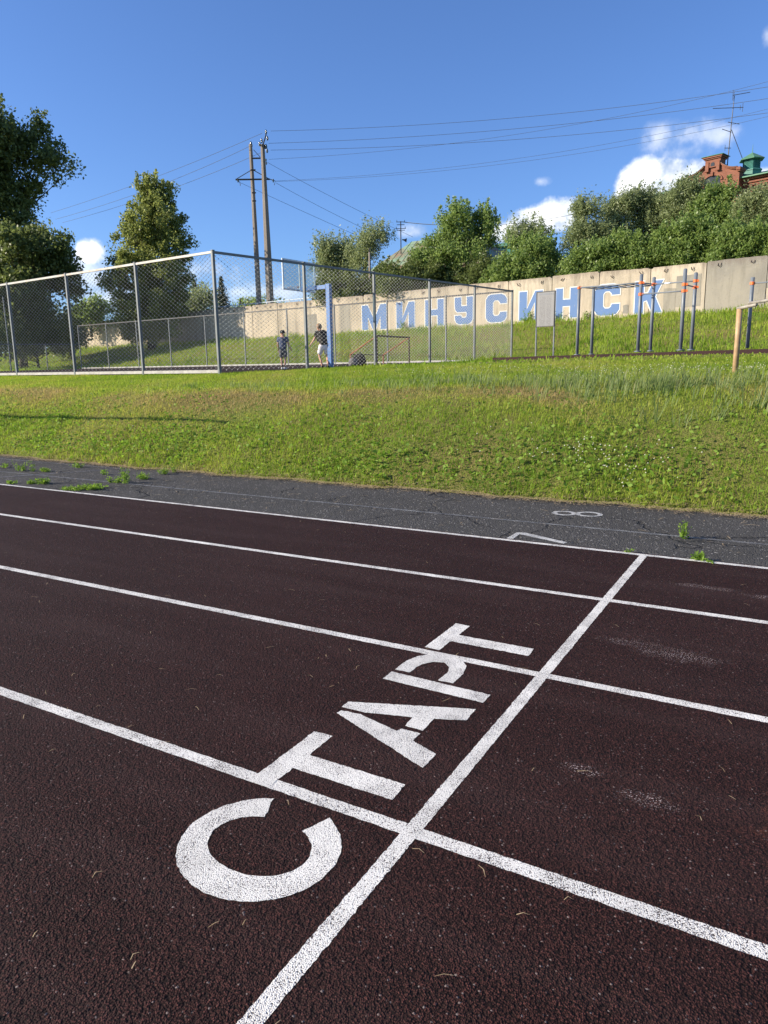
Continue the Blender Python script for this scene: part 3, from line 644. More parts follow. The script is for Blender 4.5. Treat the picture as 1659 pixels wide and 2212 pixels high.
def fence_run(name, label, p0, dvec, stations, H, zf, rail_m, postw=.09, net=True, bottom=True, skip_first=False, tall=None, railh=.075, netm=None):
    """stations: distances of posts from p0 along dvec. zf(dist)->base z"""
    root = empty(name, (p0[0], p0[1], 0)); ang = math.atan2(dvec[1], dvec[0])
    L = lambda d: np.array([dvec[0]*d, dvec[1]*d])
    for i, d in enumerate(stations):
        if i == 0 and skip_first: continue
        z = zf(d); hh = H if not tall or i not in tall else tall[i]
        b = MB(); b.bbox((0, 0, hh/2-.15), (postw, postw, hh+.3), .008); b.box((0, 0, hh+.006), (postw+.012, postw+.012, .012))
        o = b.build('post', M['galv'], root); o.location = (*L(d), z); o.rotation_euler = (0, 0, ang)
    for i in range(len(stations)-1):
        a, c = stations[i]+postw/2+.004, stations[i+1]-postw/2-.004; za, zc = zf(stations[i]), zf(stations[i+1]); ln = c-a
        sl = math.atan2(zc-za, ln); mid = (a+c)/2
        for nm, zz, hh, ww, mm in (('top_rail', H-railh/2-.01, railh, .05, rail_m), ('bottom_rail', .07, .10, .06, M['kerb'])):
            if nm == 'bottom_rail' and not bottom: continue
            o = MB().bbox((0, 0, 0), (ln, ww, hh), .006).build(nm, mm, root); o.location = (*L(mid), (za+zc)/2+zz); o.rotation_euler = (0, -sl, ang)
        if net:
            o = link('netting', netm or NET, None, root); o.location = (*L(a), za+.10 if H > 3 else za+.02); o.rotation_euler = (0, -sl, ang); o.scale = (ln/4.0, 1, (H-.14)/(FH-.10))
    return tag(root, label, 'fence', 'netting fences of the sports court')
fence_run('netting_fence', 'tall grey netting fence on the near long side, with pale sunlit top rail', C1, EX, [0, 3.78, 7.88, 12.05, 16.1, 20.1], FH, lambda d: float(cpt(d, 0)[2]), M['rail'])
fence_run('netting_fence', 'tall grey netting fence on the short side, receding past the two boys to the sign', C1, EY, [0, 4, 8, 12, 16, 20], FH, lambda d: float(cpt(0, d)[2]), M['galv'], skip_first=True, bottom=False)
B0 = C1+EY*20
fence_run('netting_fence', 'netting fence on the far long side of the court, in front of the grass slope', B0, EX, [0]+[4.0*i for i in range(1, 11)], FH, lambda d: float(cpt(d, 20)[2]), M['rail_shaded'], postw=.075, skip_first=True, netm=NETF)
LE = C1+EX*40+EY*20
fence_run('low_netting_fence', 'low netting fence at the far left end of the court, with two taller poles', LE, -EY, [0, 3, 6, 9, 12, 15], 2.1, lambda d: float(cpt(40, 20-d)[2]), M['galv'], postw=.07, skip_first=True, tall={2: 5.6, 3: 3.6}, bottom=False, netm=NETF)

# ------------------------------------------------------------------ basketball stand
P0 = at(715, 795, 27.2); zb = float(court_z(P0[0], P0[1]))+.03; bt = empty('basketball_stand', (P0[0], P0[1], zb), math.atan2(EX[1], EX[0]))   # local +x points into the court
PH = at(706, 613, 27.2)[2]-zb
MB().bbox((0, 0, PH/2-.1), (.19, .15, PH+.2), .012).build('post', M['blue'], bt)
MB().bbox((.73, 0, PH-.10), (1.26, .13, .15), .010).build('arm', M['blue'], bt)
bd = 1.42; bz0 = PH-.16; bw, bh = 1.80, 1.10
for nm, c, d in (('frame_bar', (bd, -bw/2+.03, bz0+bh/2), (.05, .06, bh)), ('frame_bar', (bd, bw/2-.03, bz0+bh/2), (.05, .06, bh)), ('frame_bar', (bd, 0, bz0+.03), (.05, bw-.13, .06)), ('frame_bar', (bd, 0, bz0+bh-.03), (.05, bw-.13, .06)), ('frame_bar', (bd-.03, 0, bz0+bh/2), (.05, .06, bh-.13))):
    MB().bbox(c, d, .006).build(nm, M['frame_white'], bt)
MB().box((bd+.006, 0, bz0+bh/2), (.014, bw-.125, bh-.125)).build('backboard_glass', M['glass'], bt)
MB().tube([(bd+.30+.225*math.cos(a), .225*math.sin(a), bz0+.16) for a in np.linspace(0, 2*math.pi, 25)], .010, 6, False).build('hoop_ring', M['rust'], bt)
MB().box((bd+.055, 0, bz0+.16), (.06, .10, .06)).build('hoop_bracket', M['rust'], bt)
tag(bt, 'blue steel basketball stand with clear backboard, behind the netting fence', 'basketball hoop')

# ------------------------------------------------------------------ small football goal and bags
GP = at(815, 795, 31.2)[:2]; gz0 = float(court_z(*GP))+.03; go = empty('football_goal', (GP[0], GP[1], gz0), math.atan2(EX[1], EX[0]))  # local x: depth (left), local y: -EY
gw, gh, gd, gl = -2.45, 1.24, 1.45, .50   # crossbar runs along -y (EY)
MB().tube([(0, 0, 0), (0, 0, gh)], .035, 8).build('goal_post', M['rust_dark'], go)
MB().tube([(0, gw, 0), (0, gw, gh)], .035, 8).build('goal_post', M['rust_dark'], go)
MB().tube([(0, .035, gh), (0, gw-.035, gh)], .035, 8).build('crossbar', M['rust_dark'], go)
for yy in (0, gw):
    MB().tube([(.03, yy, gh-.02), (gd, yy, gl)], .026, 6).build('sloping_bar', M['rust'], go)
    MB().tube([(gd, yy, 0), (gd, yy, gl)], .030, 6).build('back_post', M['rust'], go)
    MB().tube([(.03, yy, .03), (gd, yy, .03)], .02, 6).build('ground_bar', M['rust_dark'], go)
MB().tube([(gd, 0, gl), (gd, gw, gl)], .018, 6).build('back_bar', M['rust_dark'], go)
nb = MB()
for i in range(19):
    y = gw*i/18; nb.tube([(.02, y, gh-.03), (gd*.5, y, gh-(gh-gl)*.55), (gd, y, gl), (gd+.02, y, .02)], .0035, 3)
for j in range(12):
    t = j/11; p = (gd*t, gh-(gh-gl)*t) if True else None; nb.tube([(p[0], 0, p[1]-.02), (p[0], gw*.5, p[1]-.05), (p[0], gw, p[1]-.02)], .0035, 3)
for j in range(5): nb.tube([(gd+.02, 0, gl*j/5), (gd+.02, gw, gl*j/5)], .0035, 3)
for yy in (0, gw):
    for i in range(11):
        x = gd*(i+.5)/11; nb.tube([(x, yy, .03), (x, yy, gh-(gh-gl)*x/gd-.03)], .0035, 3)
    for j in range(9): 
        z = .1+j*.12; xm = gd if z < gl else gd*(gh-z)/(gh-gl); nb.tube([(.03, yy, z), (max(.06, xm-.02), yy, z)], .0035, 3)
nb.build('goal_net', M['steel_dark'], go)
tag(go, 'small rusty football goal with sagging dark net, inside the court', 'goal')
def bag(px, D, label, mt, w, h, seed):
    r = np.random.default_rng(seed); c = at(px[0], px[1], D); z = float(court_z(c[0], c[1]))+.03; root = empty('sports_bag', (c[0], c[1], z), .4)
    b = MB(); n = 12; prof = [(.25, 0), (.95, .02), (1.05, .25), (.98, .55), (.75, .82), (.40, .97), (.05, 1.0)]
    for i, (k, zz) in enumerate(prof): b.V += [tuple(np.array([w*k*math.cos(2*math.pi*j/n), w*.62*k*math.sin(2*math.pi*j/n), h*zz])+r.normal(0, .012, 3)) for j in range(n)]
    for i in range(len(prof)-1):
        for j in range(n): b.F.append((i*n+j, i*n+(j+1) % n, (i+1)*n+(j+1) % n, (i+1)*n+j))
    b.build('body', mt, root, True)
    MB().tube([(-w*.3, 0, h*.92), (-w*.2, 0, h*1.12), (w*.2, 0, h*1.12), (w*.3, 0, h*.92)], .016, 6).build('handle', M['steel_dark'], root)
    MB().bbox((0, -w*.62, h*.35), (w*.9, .09, h*.4), .03).build('pocket', mt, root)
    return tag(root, label, 'bag')
bag((763, 795), 29.6, 'dark grey sports bag on the ground at the left foot of the goal', M['grey_cloth'], .19, .36, 1)
bag((776, 795), 30.1, 'black humped sports bag with netting beside the goal', M['black'], .28, .52, 2)

# ------------------------------------------------------------------ two boys
def skin_obj(name, V, E, Rr, mt, parent, sub=2, root_i=0):
    me = bpy.data.meshes.new(name); me.from_pydata([tuple(map(float, v)) for v in V], E, []); o = bpy.data.objects.new(name, me); COL.objects.link(o)
    sk = o.modifiers.new('s', 'SKIN'); sk.use_smooth_shade = True
    for i, d in enumerate(me.skin_vertices[0].data):
        r = Rr[i]; d.radius = (r, r) if not hasattr(r, '__len__') else r; d.use_root = (i == root_i)
    ss_ = o.modifiers.new('d', 'SUBSURF'); ss_.levels = sub; ss_.render_levels = sub
    dg = bpy.context.evaluated_depsgraph_get(); me2 = bpy.data.meshes.new_from_object(o.evaluated_get(dg)); me2.name = name
    bpy.data.objects.remove(o); me2.materials.clear(); me2.materials.append(mt); me2.polygons.foreach_set('use_smooth', [True]*len(me2.polygons))
    return link(name, me2, mt, parent)
def chain(J, names): return [(J[a], J[b]) for a, b in zip(names[:-1], names[1:])]
def person(loc, rz, H, J, shirt, shorts, cap, hair, sock, shoe, label):
    """J: joint -> (x right, y forward, z) for a figure 1.0 tall"""
    root = empty('person', loc, rz); order = list(J); ix = {k: i for i, k in enumerate(order)}; V = [np.array(J[k])*H for k in order]
    Rd = dict(pelvis=.075, waist=.070, chest=(.088), neckb=.040, neck=.032, headl=.047, head=.056, headt=.040, nose=.012)
    E = chain(ix, ['pelvis', 'waist', 'chest', 'neckb', 'neck', 'headl', 'head', 'headt']); E.append((ix['headl'], ix['nose']))
    for s in 'LR':
        E += chain(ix, ['neckb', 'sh'+s, 'el'+s, 'wr'+s, 'pa'+s]); E += chain(ix, ['pelvis', 'hip'+s, 'kn'+s, 'an'+s, 'toe'+s])
        Rd.update({'sh'+s: .036, 'el'+s: .025, 'wr'+s: .017, 'pa'+s: (.020), 'hip'+s: .056, 'kn'+s: .034, 'an'+s: .022, 'toe'+s: .022})
    # five fingers per hand
    for s in 'LR':
        pa, wr = np.array(J['pa'+s]), np.array(J['wr'+s]); d = (pa-wr)/np.linalg.norm(pa-wr); sd = np.array([0, 1., 0]); sd = sd-d*(sd@d); sd /= np.linalg.norm(sd); nn = np.cross(d, sd)
        for q, (off, ln) in enumerate(((-.016, .034), (-.005, .042), (.006, .040), (.016, .032))):
            for t in (.55, 1.0):
                nm = f'f{q}{s}{t}'; J[nm] = tuple(pa+sd*off+d*ln*t+nn*.008*t*t); ix[nm] = len(V); V.append(np.array(J[nm])*H); Rd[nm] = .0055; order.append(nm)
            E += [(ix['pa'+s], ix[f'f{q}{s}0.55']), (ix[f'f{q}{s}0.55'], ix[f'f{q}{s}1.0'])]
        nm = 'th'+s; base = wr+(pa-wr)*.6; J[nm] = tuple(base+sd*.030+d*.022); ix[nm] = len(V); V.append(np.array(J[nm])*H); Rd[nm] = .006; order.append(nm); E.append((ix['pa'+s], ix[nm]))
    skin_obj('body', V, E, [Rd[k]*H for k in order], M['skin'], root, 2, ix['pelvis'])
    def cloth(name, names_edges, rad_, mt):
        ks = list(dict.fromkeys(k for e in names_edges for k in e)); ii = {k: i for i, k in enumerate(ks)}
        return skin_obj(name, [np.array(J[k])*H for k in ks], [(ii[a], ii[b]) for a, b in names_edges], [rad_[k]*H for k in ks], mt, root, 2, 0)
    lerp = lambda a, b, t: tuple(np.array(J[a])+(np.array(J[b])-np.array(J[a]))*t)
    J['hem'] = lerp('pelvis', 'waist', -.55); J['band'] = lerp('pelvis', 'waist', .5); 
    for s in 'LR': J['slv'+s] = lerp('sh'+s, 'el'+s, .75); J['leg'+s] = lerp('hip'+s, 'kn'+s, .92); J['hipx'+s] = lerp('hip'+s, 'kn'+s, .15)
    J['coll'] = lerp('neckb', 'neck', .35)
    sh = cloth('shirt', [('chest', 'waist'), ('waist', 'hem'), ('chest', 'neckb'), ('neckb', 'coll'), ('neckb', 'shL'), ('shL', 'slvL'), ('neckb', 'shR'), ('shR', 'slvR')], dict(chest=.104, waist=.097, hem=.106, neckb=.052, coll=.040, shL=.052, shR=.052, slvL=.046, slvR=.046), shirt)
    cloth('shorts', [('pelvis', 'band'), ('pelvis', 'hipxL'), ('hipxL', 'legL'), ('pelvis', 'hipxR'), ('hipxR', 'legR')], dict(pelvis=.085, band=.078, hipxL=.072, hipxR=.072, legL=.062, legR=.062), shorts)
    for s in 'LR':
        an, toe = np.array(J['an'+s])*H, np.array(J['toe'+s])*H; dd = toe-an; dd[2] = 0; dd /= np.linalg.norm(dd)+1e-9
        heel = an-dd*.028*H; skin_obj('shoe', [np.array([heel[0], heel[1], .024*H]), np.array([an[0], an[1], .034*H]), np.array([toe[0], toe[1], .022*H])+dd*.018*H], [(0, 1), (1, 2)], [.026*H, .032*H, .024*H], shoe, root, 2)
        if sock: J['sk'+s] = lerp('an'+s, 'kn'+s, .28); cloth('sock', [('an'+s, 'sk'+s)], {'an'+s: .027, 'sk'+s: .027}, sock)
    hc = np.array(J['head'])*H; fwd = np.array(J['nose'])-np.array(J['headl']); fwd[2] = 0; fwd /= np.linalg.norm(fwd); sd = np.array([fwd[1], -fwd[0], 0])
    for s in (-1, 1):
        MB().lathe((0, 0, 0), [(.002, -.02*H), (.010*H, -.012*H), (.013*H, 0), (.009*H, .014*H), (.002, .02*H)], 8).build('ear', M['skin'], root, True).location = tuple(hc+sd*s*.056*H-np.array([0, 0, .012*H]))
    if cap:
        b = MB(); r = .066*H; n = 16
        for i, (k, z) in enumerate(((1.0, -.012), (1.02, .010), (.95, .034), (.72, .056), (.35, .068), (.02, .071))): b.V += [tuple(hc+np.array([r*k*math.cos(2*math.pi*j/n), r*k*math.sin(2*math.pi*j/n), z*H])) for j in range(n)]
        for i in range(5):
            for j in range(n): b.F.append((i*n+j, i*n+(j+1) % n, (i+1)*n+(j+1) % n, (i+1)*n+j))
        cp = b.build('cap', cap, root, True)
        b = MB(); top = []; bot = []
        for a in np.linspace(-1.25, 1.25, 9):
            q = fwd*math.cos(a)+sd*math.sin(a); f_ = hc+q*r*1.0; e_ = hc+q*r+fwd*.058*H*math.cos(a*.9)
            top += [f_+np.array([0, 0, .004*H]), e_+np.array([0, 0, -.002*H])]; bot += [f_-np.array([0, 0, .002*H]), e_-np.array([0, 0, .007*H])]
        F = []
        for i in range(8): F += [(2*i, 2*i+1, 2*i+3, 2*i+2), (18+2*i, 18+2*i+2, 18+2*i+3, 18+2*i+1), (2*i+1, 18+2*i+1, 18+2*i+3, 2*i+3)]
        b.add(top+bot, F).build('cap_brim', cap, root)
    if hair:
        b = MB(); n = 18; r = .060*H; rr = np.random.default_rng(5)
        for i, (k, z) in enumerate(((.80, -.040), (1.02, -.018), (1.10, .008), (1.04, .034), (.80, .058), (.42, .072), (.03, .077))):
            b.V += [tuple(hc-fwd*.010*H*(1 if i < 3 else .4)+np.array([r*k*math.cos(2*math.pi*j/n), r*k*math.sin(2*math.pi*j/n), z*H])+rr.normal(0, .0022*H, 3)) for j in range(n)]
        for i in range(6):
            for j in range(n):
                a = 2*math.pi*(j+.5)/n; q = np.array([math.cos(a), math.sin(a), 0])
                if i < 2 and q@fwd > .35: continue
                b.F.append((i*n+j, i*n+(j+1) % n, (i+1)*n+(j+1) % n, (i+1)*n+j))
        b.build('hair', M['hair'], root, True)
    return tag(root, label, 'person')
CAMRZ = math.atan2(CF[0][1], CF[0][0])
b1 = at(613, 797, 26.6); b2 = at(692, 796, 27.3)
H1 = (at(605, 709, 26.6)[2]-b1[2])/1.03; H2 = (at(693, 702, 27.3)[2]-b2[2])/.97
J1 = dict(pelvis=(0, 0, .515), waist=(.002, .0, .60), chest=(.004, .012, .715), neckb=(.0, .005, .815), neck=(0, .008, .855), headl=(.004, .016, .885), head=(0, .010, .930), headt=(-.002, .008, .968), nose=(.055, .050, .900),
          shL=(-.100, -.0, .795), elL=(-.128, -.015, .640), wrL=(-.118, .025, .500), paL=(-.116, .035, .455), shR=(.102, 0, .795), elR=(.150, -.02, .650), wrR=(.205, .01, .515), paR=(.218, .022, .470),
          hipL=(-.048, 0, .48), knL=(-.050, .012, .275), anL=(-.040, -.015, .055), toeL=(-.055, .085, .022), hipR=(.050, 0, .48), knR=(.050, .015, .275), anR=(.028, -.010, .055), toeR=(.060, .085, .022))
person((b1[0], b1[1], float(court_z(b1[0], b1[1]))+.03), CAMRZ, H1, J1, M['navy'], M['grey_cloth'], M['black'], False, M['black'], M['shoe_white'], 'person in slate blue t-shirt, grey shorts and black cap standing with back turned')
J2 = dict(pelvis=(.085, 0, .525), waist=(.080, .02, .61), chest=(.065, .045, .725), neckb=(.030, .065, .822), neck=(.012, .075, .858), headl=(-.002, .090, .885), head=(-.012, .088, .930), headt=(-.014, .086, .966), nose=(-.058, .120, .893),
          shL=(-.062, .055, .800), elL=(-.115, .030, .655), wrL=(-.195, .055, .560), paL=(-.222, .070, .525), shR=(.148, .060, .795), elR=(.215, .05, .660), wrR=(.235, .13, .56), paR=(.238, .155, .53),
          hipL=(.035, 0, .49), knL=(-.015, .06, .285), anL=(.045, .0, .055), toeL=(.020, .10, .022), hipR=(.135, 0, .49), knR=(.165, .075, .290), anR=(.185, -.12, .075), toeR=(.190, -.03, .024))
person((b2[0], b2[1], float(court_z(b2[0], b2[1]))+.03), CAMRZ, H2, J2, M['black'], M['white_cloth'], None, True, None, M['black'], 'person in black t-shirt and white shorts stepping beside the blue post, left arm out')

# ------------------------------------------------------------------ retaining wall with painted letters
def WP(s, z, off=0.0):
    q = WC-off; return (WD[0]*s+WN[0]*q, WD[1]*s+WN[1]*q, z)
wall = empty('retaining_wall', WP(-30, 4.0)); WL = Vector(wall.location)
def wbuild(b, nm, m, parent=wall):
    b.V = [(v[0]-WL[0], v[1]-WL[1], v[2]-WL[2]) for v in b.V]; return b.build(nm, m, parent)
S0, PW = -46.82, 3.235
for k in range(-11, 22):
    s0, s1 = S0+PW*k+.024, S0+PW*(k+1)-.024; top = 7.38+rng.normal(0, .018); tilt = rng.normal(0, .014)
    n1, n2 = rng.uniform(.03, .16), rng.uniform(.03, .16); d1, d2 = rng.uniform(.02, .13), rng.uniform(.02, .10)
    poly = [(s0, 3.7), (s1, 3.7), (s1, top-d2), (s1-n2*.6, top-d2*.8), (s1-n2, top+tilt)]
    for t in np.linspace(.9, .1, 9): poly.append((s0+(s1-s0)*t, top+tilt*(2*t-1)+rng.normal(0, .007)))
    poly += [(s0+n1, top-tilt), (s0+n1*.5, top-d1*.85), (s0, top-d1)]
    off = rng.uniform(-.006, .006)
    b = MB().prism(poly, lambda s, z: WP(s, z, off), lambda s, z: WP(s, z, off-.26))
    wbuild(b, 'wall_panel', M['concrete_grey'] if k in (11,) else M['concrete_b' if k % 3 == 1 else 'concrete'])
    for t in (.22, .78):      # lifting loops bent down on the face
        if not -3 < k < 14: continue
        sc = s0+(s1-s0)*t+rng.normal(0, .1); zc = top-.20+rng.normal(0, .03); w_ = rng.uniform(.05, .09); dr = rng.uniform(.13, .22); sk = rng.normal(0, .05)
        wbuild(MB().tube([WP(sc-w_, zc, .0), WP(sc-w_+sk, zc-dr*.7, .05), WP(sc+sk, zc-dr, .06), WP(sc+w_+sk, zc-dr*.6, .05), WP(sc+w_, zc, .0)], .018, 5), 'lifting_loop', M['rust_dark'])
def roughrect(s0, s1, z0, z1): return [(a+rng.normal(0, .02), b+rng.normal(0, .02)) for a, b in [(s0, z0), ((s0+s1)/2, z0), (s1, z0), (s1, (z0+z1)/2), (s1, z1), ((s0+s1)/2, z1), (s0, z1), (s0, (z0+z1)/2)]]
for s0, s1, z0, z1 in ((-39.6, -38.5, 4.2, 6.7), (-16.1, -15.75, 4.7, 5.2), (-13.62, -12.9, 4.4, 6.0), (-12.9, -11.5, 4.9, 6.7), (-8.0, -7.0, 5.6, 7.0), (-43.5, -42.2, 4.4, 6.2)):
    wbuild(MB().prism(roughrect(s0, s1, z0, z1), lambda s, z: WP(s, z, .010), lambda s, z: WP(s, z, .0)), 'plaster_patch', M['concrete_grey'])
G = {'M': [(0, 0), (.24, 0), (.24, .53), (.43, .03), (.57, .03), (.76, .53), (.76, 0), (1, 0), (1, 1), (.76, 1), (.5, .40), (.24, 1), (0, 1)],
 'I': [(0, 0), (.32, 0), (.67, .62), (.67, 0), (1, 0), (1, 1), (.68, 1), (.33, .38), (.33, 1), (0, 1)],
 'N': [(0, 0), (.32, 0), (.32, .40), (.67, .40), (.67, 0), (1, 0), (1, 1), (.67, 1), (.67, .62), (.32, .62), (.32, 1), (0, 1)],
 'U': [(0, 1), (0, .64), (.05, .52), (.16, .45), (.62, .45), (.66, .42), (.66, .29), (.60, .24), (.42, .24), (.35, .33), (.0, .33), (.02, .17), (.10, .06), (.25, 0), (.74, 0), (.92, .06), (1, .2), (1, 1), (.67, 1), (.67, .67), (.36, .67), (.36, 1)][::-1],
 'C': [(1, .66), (1, .82), (.90, .94), (.74, 1), (.26, 1), (.10, .95), (0, .82), (0, .18), (.10, .05), (.26, 0), (.74, 0), (.90, .06), (1, .18), (1, .36), (.69, .36), (.66, .28), (.58, .23), (.42, .23), (.34, .31), (.34, .70), (.42, .78), (.58, .78), (.66, .72), (.69, .66)],
 'K': [(0, 0), (.32, 0), (.32, .37), (.44, .40), (.64, 0), (1, 0), (.74, .50), (1, 1), (.66, 1), (.47, .63), (.32, .61), (.32, 1), (0, 1)]}
def offset_poly(p, d):
    p = [np.array(q, float) for q in p]; n = len(p); area = sum(p[i][0]*p[(i+1) % n][1]-p[(i+1) % n][0]*p[i][1] for i in range(n)); sg = 1 if area > 0 else -1; out = []
    for i in range(n):
        a, b, c = p[i-1], p[i], p[(i+1) % n]; e1 = (b-a)/np.linalg.norm(b-a); e2 = (c-b)/np.linalg.norm(c-b); n1 = np.array([e1[1], -e1[0]])*sg; n2 = np.array([e2[1], -e2[0]])*sg
        m_ = n1+n2; m_ = m_/max(np.linalg.norm(m_), 1e-6); out.append(tuple(b+m_*d/max(.45, m_@n1)))
    return out
for ch, a, b_ in (('M', -37.25, -34.80), ('I', -33.82, -32.10), ('N', -31.13, -29.48), ('U', -28.52, -27.0), ('C', -25.93, -24.28), ('I', -23.32, -21.58), ('N', -20.62, -19.12), ('C', -17.94, -16.32), ('K', -15.36, -13.68)):
    poly = [(a+(b_-a)*x, 4.64+1.91*y) for x, y in G[ch]]
    wp = offset_poly(poly, .062)
    wbuild(MB().prism(wp, lambda s, z: WP(s, z, .016), lambda s, z: WP(s, z, .0)), 'letter_outline', M['letter_white'])
    wbuild(MB().prism(poly, lambda s, z: WP(s, z, .020), lambda s, z: WP(s, z, .0)), 'painted_letter', M['letter_blue'])
# return wall at the far left corner
b = MB(); e0 = np.array(WP(S0-11*PW, 0)[:2])
for k in range(6):
    a0 = e0+WN*(.3+k*3.2); a1 = a0+WN*3.17; n_ = WD
    b = MB(); b.add([(*a0, 3.7), (*a1, 3.7), (*a1, 7.3), (*a0, 7.3), (*(a0+n_*.26), 3.7), (*(a1+n_*.26), 3.7), (*(a1+n_*.26), 7.3), (*(a0+n_*.26), 7.3)], [(0, 1, 2, 3), (4, 7, 6, 5), (0, 4, 5, 1), (1, 5, 6, 2), (2, 6, 7, 3), (3, 7, 4, 0)]); wbuild(b, 'wall_panel', M['concrete'])
tag(wall, 'long beige concrete retaining wall with blue white-edged Cyrillic letters painted on it', 'wall')
# white parapet seen over the left part of the wall
pr = empty('white_railing', (*WP(-50, 0, -1.6)[:2], 6.8)); 
for k in range(11):
    s = -57.0+k*1.45; q = np.array(WP(s, 0, -1.6)[:2])-np.array(WP(-50, 0, -1.6)[:2]); MB().bbox((q[0], q[1], .45), (.09, .09, 1.0), .01).build('railing_post', M['frame_white'], pr)
for zz in (.98, .60):
    q0 = np.array(WP(-57.2, 0, -1.6)[:2])-np.array(WP(-50, 0, -1.6)[:2]); q1 = np.array(WP(-42.3, 0, -1.6)[:2])-np.array(WP(-50, 0, -1.6)[:2]); MB().tube([(*q0, zz), (*q1, zz)], .04, 6).build('railing_bar', M['frame_white'], pr)
tag(pr, 'low white railing just behind the top of the wall, left of the concrete poles', 'railing')

# ------------------------------------------------------------------ exercise area
pz = lambda u_, v_: float(court_z(u_, v_))
pb = MB(); cr_ = [(-8.5, 21.6), (8.5, 21.6), (8.5, 28.4), (-8.2, 28.4)]
pb.prism(cr_, lambda a, b: (a, b, pz(a, b)+.12), lambda a, b: (a, b, pz(a, b)-.3)); tag(pb.build('exercise_pad', M['pad']), kind='structure')
wk = empty('pull_up_bars', (*at(1377, 770, 25.4)[:2], 0)); WO = np.array(wk.location)
PD = {'P1': ((1246, 774), (1250, 619), 27.4), 'P2': ((1277, 773), (1282, 623), 28.3), 'P3': ((1377, 770), (1384.6, 593), 25.4), 'P4': ((1404, 770), (1413, 599), 26.3), 'P5': ((1469, 768.6), (1478.5, 581), 24.0), 'P6': ((1492, 768.6), (1503, 589), 25.0)}
pp = {}
for k_, (bpx, tpx, D) in PD.items():
    c = at(*bpx, D); zb_ = pz(c[0], c[1])+.12; zt = at(*tpx, D)[2]; pp[k_] = (c[0]-WO[0], c[1]-WO[1], D)
    b = MB(); b.tube([(c[0]-WO[0], c[1]-WO[1], zb_), (c[0]-WO[0], c[1]-WO[1], zt-.01)], .054, 14); b.lathe((c[0]-WO[0], c[1]-WO[1], zt-.01), [(.05, 0), (.035, .018), (.004, .024)], 14)
    b.lathe((c[0]-WO[0], c[1]-WO[1], zb_), [(.11, -.02), (.11, .012), (.056, .014)], 14); b.build('post', M['barpost'], wk, True)
def zpx(k_, zy): return at(PD[k_][1][0], 513+zy*.3652, PD[k_][2])[2]
def clamp(k_, zy):
    x, y, _ = pp[k_]; z = zpx(k_, zy); b = MB(); b.lathe((x, y, z-.045), [(.056, 0), (.070, .004), (.070, .086), (.056, .09)], 14); b.box((x+.07, y-.03, z), (.07, .04, .06)); b.build('clamp', M['clamp'], wk); return np.array([x, y, z])
c1 = clamp('P1', 298); c2 = np.array([pp['P2'][0], pp['P2'][1], zpx('P2', 306)]); c3 = clamp('P3', 268); c3b = clamp('P3', 336); c4 = clamp('P4', 277); c5 = clamp('P5', 278); c5b = clamp('P5', 316); c6 = clamp('P6', 257); c6b = clamp('P6', 294)
c4l = np.array([c4[0], c4[1], zpx('P4', 283)])
def bar(a, b_, r=.02, m='barpost', nm='bar'): MB().tube([a, b_], r, 8).build(nm, M[m], wk, True)
bar(c1, c3, .024, nm='ladder_rail'); bar(c2, c4l, .024, nm='ladder_rail')
for t in np.linspace(.06, .94, 8): bar(c1+(c3-c1)*t, c2+(c4l-c2)*t, .017, nm='ladder_rung')
bar(c3b, c5b); bar(c4, c6); bar(c3, c4); bar(c5, c6b); bar(c4+(c6-c4)*.28+np.array([0, 0, .001]), c4+(c6-c4)*.42, .026, 'frame_white', 'grip_tape')
tag(wk, 'six-post blue grey pull-up frame with monkey ladder and orange clamps on dark pad', 'pull-up bars')
c = at(1613, 767, 25.2); w7 = empty('high_bar', (c[0], c[1], pz(c[0], c[1])+.12)); h7 = at(1627, 599, 25.2)[2]-w7.location.z; hb = at(1627, 612, 25.2)[2]-w7.location.z
MB().tube([(0, 0, 0), (0, 0, h7)], .054, 14).build('post', M['barpost'], w7, True); MB().lathe((0, 0, hb-.045), [(.056, 0), (.070, .004), (.070, .086), (.056, .09)], 14).build('clamp', M['clamp'], w7)
MB().tube([(2.0, -.3, -.02), (2.0, -.3, h7)], .054, 14).build('post', M['barpost'], w7, True); MB().tube([(0, 0, hb), (2.0, -.3, hb)], .02, 8).build('bar', M['barpost'], w7, True)
tag(w7, 'single blue grey pull-up post with orange clamp at the right picture edge', 'pull-up bar')
# ochre post with pipe rail on the crest
c = at(1587, 809, 13.5); zg = float(terrain(c[0], c[1])); rl = empty('pipe_rail', (c[0], c[1], zg)); hz_ = at(1595, 668, 13.5)[2]-zg; e_ = at(1659, 660, 12.86)-c; e_ = e_[:2]/np.linalg.norm(e_[:2])
MB().tube([(0, 0, -.2), (.004, 0, hz_*.5), (0, 0, hz_)], .045, 12).build('post', M['yellowpipe'], rl, True); MB().tube([(e_[0]*2.6, e_[1]*2.6, -.2), (e_[0]*2.6, e_[1]*2.6, hz_)], .045, 12).build('post', M['yellowpipe'], rl, True)
MB().tube([(-e_[0]*.06, -e_[1]*.06, hz_+.015), (e_[0]*.45, e_[1]*.45, hz_+.03)], .028, 8).build('bar', M['greypipe'], rl, True); MB().tube([(e_[0]*.25, e_[1]*.25, hz_+.072), (e_[0]*2.7, e_[1]*2.7, hz_+.06)], .024, 8).build('bar', M['greypipe'], rl, True)
tag(rl, 'short ochre post carrying a horizontal grey pipe on the grass crest', 'bar')
